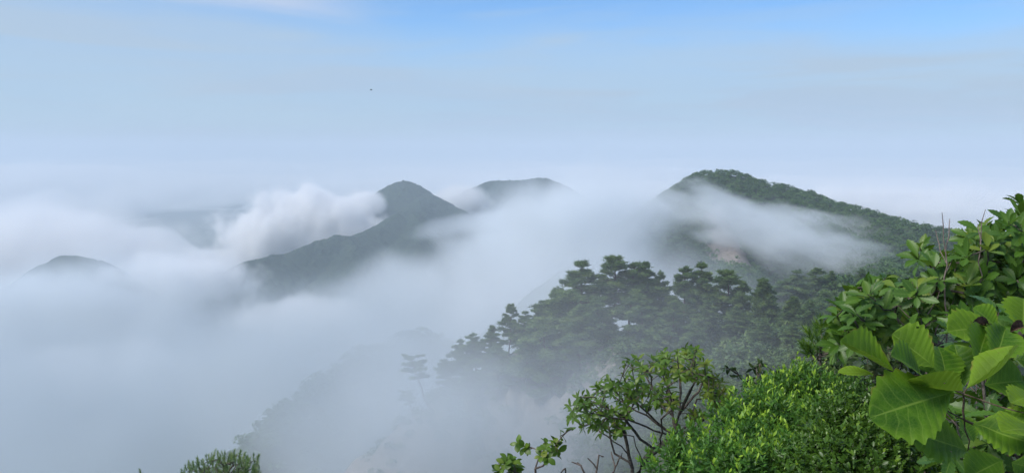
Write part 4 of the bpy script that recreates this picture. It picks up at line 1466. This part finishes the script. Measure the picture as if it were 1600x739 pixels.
CAMDIR = (0, -1, 0)
LV = [
    # the big flat one in the middle, face on
    dict(B=zl(535, 378, 1.36), Tp=zl(168, 492, 1.30), nrm=(-0.10, -0.85, 0.50), wid=0.122, fold=(0.12, 0.10), bend=0.25, seed=1, label='largest leaf, spread flat and facing the viewpoint'),
    # top left, folded like a trough
    dict(B=zl(275, 285, 1.38), Tp=zl(38, 150, 1.36), nrm=(0.25, -0.45, 0.85), wid=0.105, fold=(0.55, 0.75), bend=-0.25, seed=2, tint=0.12),
    # the pair of cupped halves in the middle
    dict(B=zl(455, 268, 1.40), Tp=zl(268, 120, 1.42), nrm=(0.55, -0.80, 0.25), wid=0.095, fold=(0.25, 0.45), bend=0.5, seed=3, tint=0.18),
    dict(B=zl(400, 312, 1.37), Tp=zl(262, 215, 1.33), nrm=(0.25, -0.60, 0.75), wid=0.085, fold=(0.5, 0.3), bend=0.3, seed=4),
    dict(B=zl(585, 372, 1.36), Tp=zl(372, 312, 1.30), nrm=(-0.05, 0.30, 0.95), wid=0.085, fold=(0.55, 0.2), bend=-0.4, seed=5, tint=0.22),
    # the standing pair at the upper right and the paler folded edge before them
    dict(B=zl(640, 262, 1.42), Tp=zl(690, 95, 1.46), nrm=(0.15, -0.95, 0.25), wid=0.098, fold=(0.25, 0.2), bend=0.4, seed=6),
    dict(B=zl(715, 255, 1.42), Tp=zl(775, 92, 1.47), nrm=(-0.30, -0.92, 0.20), wid=0.078, fold=(0.3, 0.3), bend=0.4, seed=7),
    dict(B=zl(598, 362, 1.35), Tp=zl(832, 170, 1.36), nrm=(0.35, 0.35, 0.85), wid=0.098, fold=(0.7, 0.25), bend=-0.5, seed=8, tint=0.28, label='leaf folded up to show its pale underside'),
    # upper edge
    dict(B=zl(742, 88, 1.50), Tp=zl(515, 108, 1.48), nrm=(0.05, -0.55, 0.83), wid=0.085, fold=(0.2, 0.35), bend=0.3, seed=9, tint=0.15),
    dict(B=zl(742, 100, 1.52), Tp=zl(628, 2, 1.54), nrm=(0.3, -0.7, 0.6), wid=0.070, fold=(0.3, 0.2), bend=0.3, seed=10, tint=0.05),
    dict(B=zl(850, 120, 1.50), Tp=zl(850, -40, 1.54), nrm=(-0.2, -0.8, 0.5), wid=0.085, fold=(0.3, 0.2), bend=0.4, seed=11, tint=0.2),
    # lower row
    dict(B=zl(605, 642, 1.40), Tp=zl(318, 552, 1.36), nrm=(-0.1, -0.75, 0.60), wid=0.092, fold=(0.2, 0.3), bend=0.35, seed=12),
    dict(B=zl(632, 600, 1.42), Tp=zl(575, 490, 1.44), nrm=(0.4, -0.85, 0.3), wid=0.060, fold=(0.3, 0.2), bend=0.2, seed=13),
    dict(B=zl(628, 520, 1.34), Tp=zl(900, 610, 1.28), nrm=(0.10, -0.72, 0.66), wid=0.118, fold=(0.15, 0.35), bend=0.4, seed=14, tint=0.05),
    dict(B=zl(930, 560, 1.27), Tp=zl(755, 555, 1.24), nrm=(0.1, -0.35, 0.9), wid=0.075, fold=(0.5, 0.15), bend=0.3, seed=15, tint=0.30),
    dict(B=zl(900, 400, 1.34), Tp=zl(795, 425, 1.30), nrm=(0, -0.5, 0.85), wid=0.055, fold=(0.3, 0.3), bend=0.3, seed=16, tint=0.4),
    dict(B=zl(190, 300, 1.39), Tp=zl(25, 288, 1.40), nrm=(0.05, -0.55, 0.8), wid=0.026, fold=(0.4, 0.3), bend=0.3, seed=17, tint=0.35, lobe=0.05),
    dict(B=zl(510, 350, 1.48), Tp=zl(470, 175, 1.52), nrm=(0.3, -0.9, 0.2), wid=0.085, fold=(0.2, 0.3), bend=0.3, seed=18),
    dict(B=zl(590, 350, 1.50), Tp=zl(545, 165, 1.54), nrm=(-0.2, -0.9, 0.2), wid=0.075, fold=(0.3, 0.3), bend=0.3, seed=19),
    dict(B=zl(820, 230, 1.50), Tp=zl(990, 260, 1.48), nrm=(0, -0.8, 0.6), wid=0.10, fold=(0.2, 0.3), bend=0.3, seed=20),
    dict(B=zl(680, 345, 1.46), Tp=zl(856, 330, 1.46), nrm=(0, -0.8, 0.6), wid=0.085, fold=(0.2, 0.3), bend=0.5, seed=21),
    dict(B=zl(760, 680, 1.44), Tp=zl(600, 760, 1.42), nrm=(0, -0.7, 0.7), wid=0.08, fold=(0.2, 0.3), bend=0.4, seed=22),
    dict(B=zl(800, 690, 1.40), Tp=zl(960, 760, 1.36), nrm=(0, -0.7, 0.7), wid=0.10, fold=(0.2, 0.3), bend=0.4, seed=23),
]
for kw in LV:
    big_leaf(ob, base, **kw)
# the dry curled leaves that hang on the branch
M_DRY = bark('dry_leaf', (0.10, 0.065, 0.040), (0.045, 0.030, 0.022), 50.0)
for B, Tp, sd in ((zl(700, 95, 1.48), zl(618, 88, 1.46), 31), (zl(856, 90, 1.47), zl(795, 110, 1.46), 32)):
    o = big_leaf(ob, base, B, Tp, (0.2, -0.5, 0.8), 0.036, fold=(1.0, 1.1), bend=0.9, ripple=0.06, seed=sd, name='dry_leaf', label='brown withered curled leaf')
    o.data.materials.clear()
    o.data.materials.append(M_DRY)
# rough dark bough crossing the corner
base2 = foot(1800, 2.2)
t = plant('oak_bough', 'rough dark broken bough end poking in above the big oak leaves', 'branch', base2)
T = Tree(63)
T.limb([base2, base2 + [0.1, 0, 1.6], P(1760, 560, 1.8), P(1660, 505, 1.65), P(1610, 492, 1.58), P(1588, 487, 1.55), P(1574, 484, 1.55)], seg=0.03)
T.limb([P(1660, 505, 1.65), P(1620, 520, 1.6), P(1588, 527, 1.58)], seg=0.03)
T.build('stem', bark('bough_bark', (0.035, 0.026, 0.022), (0.10, 0.075, 0.06), 70.0), t, 0.0075, 0.5, 8, at=base2)

# the leafy mass behind them
base = foot(1620, 2.6)
t = plant('oak_sapling', 'shaded oak foliage crowded behind the big near leaves', 'oak', base)
g = np.random.default_rng(65)
T = Tree(66)
T.limb([base, base + [0, 0, 0.8], P(1600, 900, 2.4), P(1570, 760, 2.35), P(1540, 640, 2.3), P(1530, 560, 2.3)], seg=0.06)
T.limb([P(1570, 760, 2.35), P(1480, 690, 2.3), P(1440, 640, 2.3)], seg=0.06)
T.limb([P(1570, 760, 2.35), P(1640, 650, 2.3), P(1640, 560, 2.3)], seg=0.06)
tips = np.vstack([poly_points(g, [(1465, 650), (1480, 560), (1520, 500), (1600, 470), (1680, 470), (1680, 800), (1470, 800), (1465, 700)], 130, 2.15, 2.8, 0.05)])
ends = T.grow(tips, bf=0.25, seg=0.05)
T.build('stem', M_TWIG, t, 0.0022, 0.45, 6, at=base)
geo = Geo()
rosettes(g, geo, T_OAK, tips, T.dirs(ends), (4, 6), 0.105, np.clip(g.normal(0.34, 0.2, len(tips)), 0.0, 0.9), spread=1.0, up=0.5)
geo.build('foliage', M_OAKSH, t, at=base, uvs=True)

# --- a bird far off in the sky
bp = P(580, 141, 66.0)
geo = Geo()
body = tube_np([bp + [-0.10, 0, 0.0], bp + [-0.05, 0, 0.01], bp + [0.03, 0, 0.012], bp + [0.10, 0, 0.0]], [0.008, 0.030, 0.034, 0.006], 8)
geo.add(*body)
for s in (-1, 1):
    w = np.array([bp + [0.05, 0, 0.02], bp + [-0.03, 0, 0.02], bp + [-0.05, s * 0.10, 0.07], bp + [0.03, s * 0.11, 0.075], bp + [-0.06, s * 0.20, 0.045], bp + [-0.03, s * 0.21, 0.045]])
    geo.add(w, np.array([(0, 1, 2, 3), (3, 2, 4, 5)]))
geo.add(np.array([bp + [-0.08, -0.01, 0], bp + [-0.08, 0.01, 0], bp + [-0.17, 0.03, 0], bp + [-0.17, -0.03, 0]]), np.array([(0, 1, 2, 3)]))
tag(geo.build('bird', bark('plumage', (0.03, 0.03, 0.033), (0.05, 0.05, 0.055), 30.0), at=bp), 'tiny dark speck of a flying bird in the sky', 'bird').location = bp
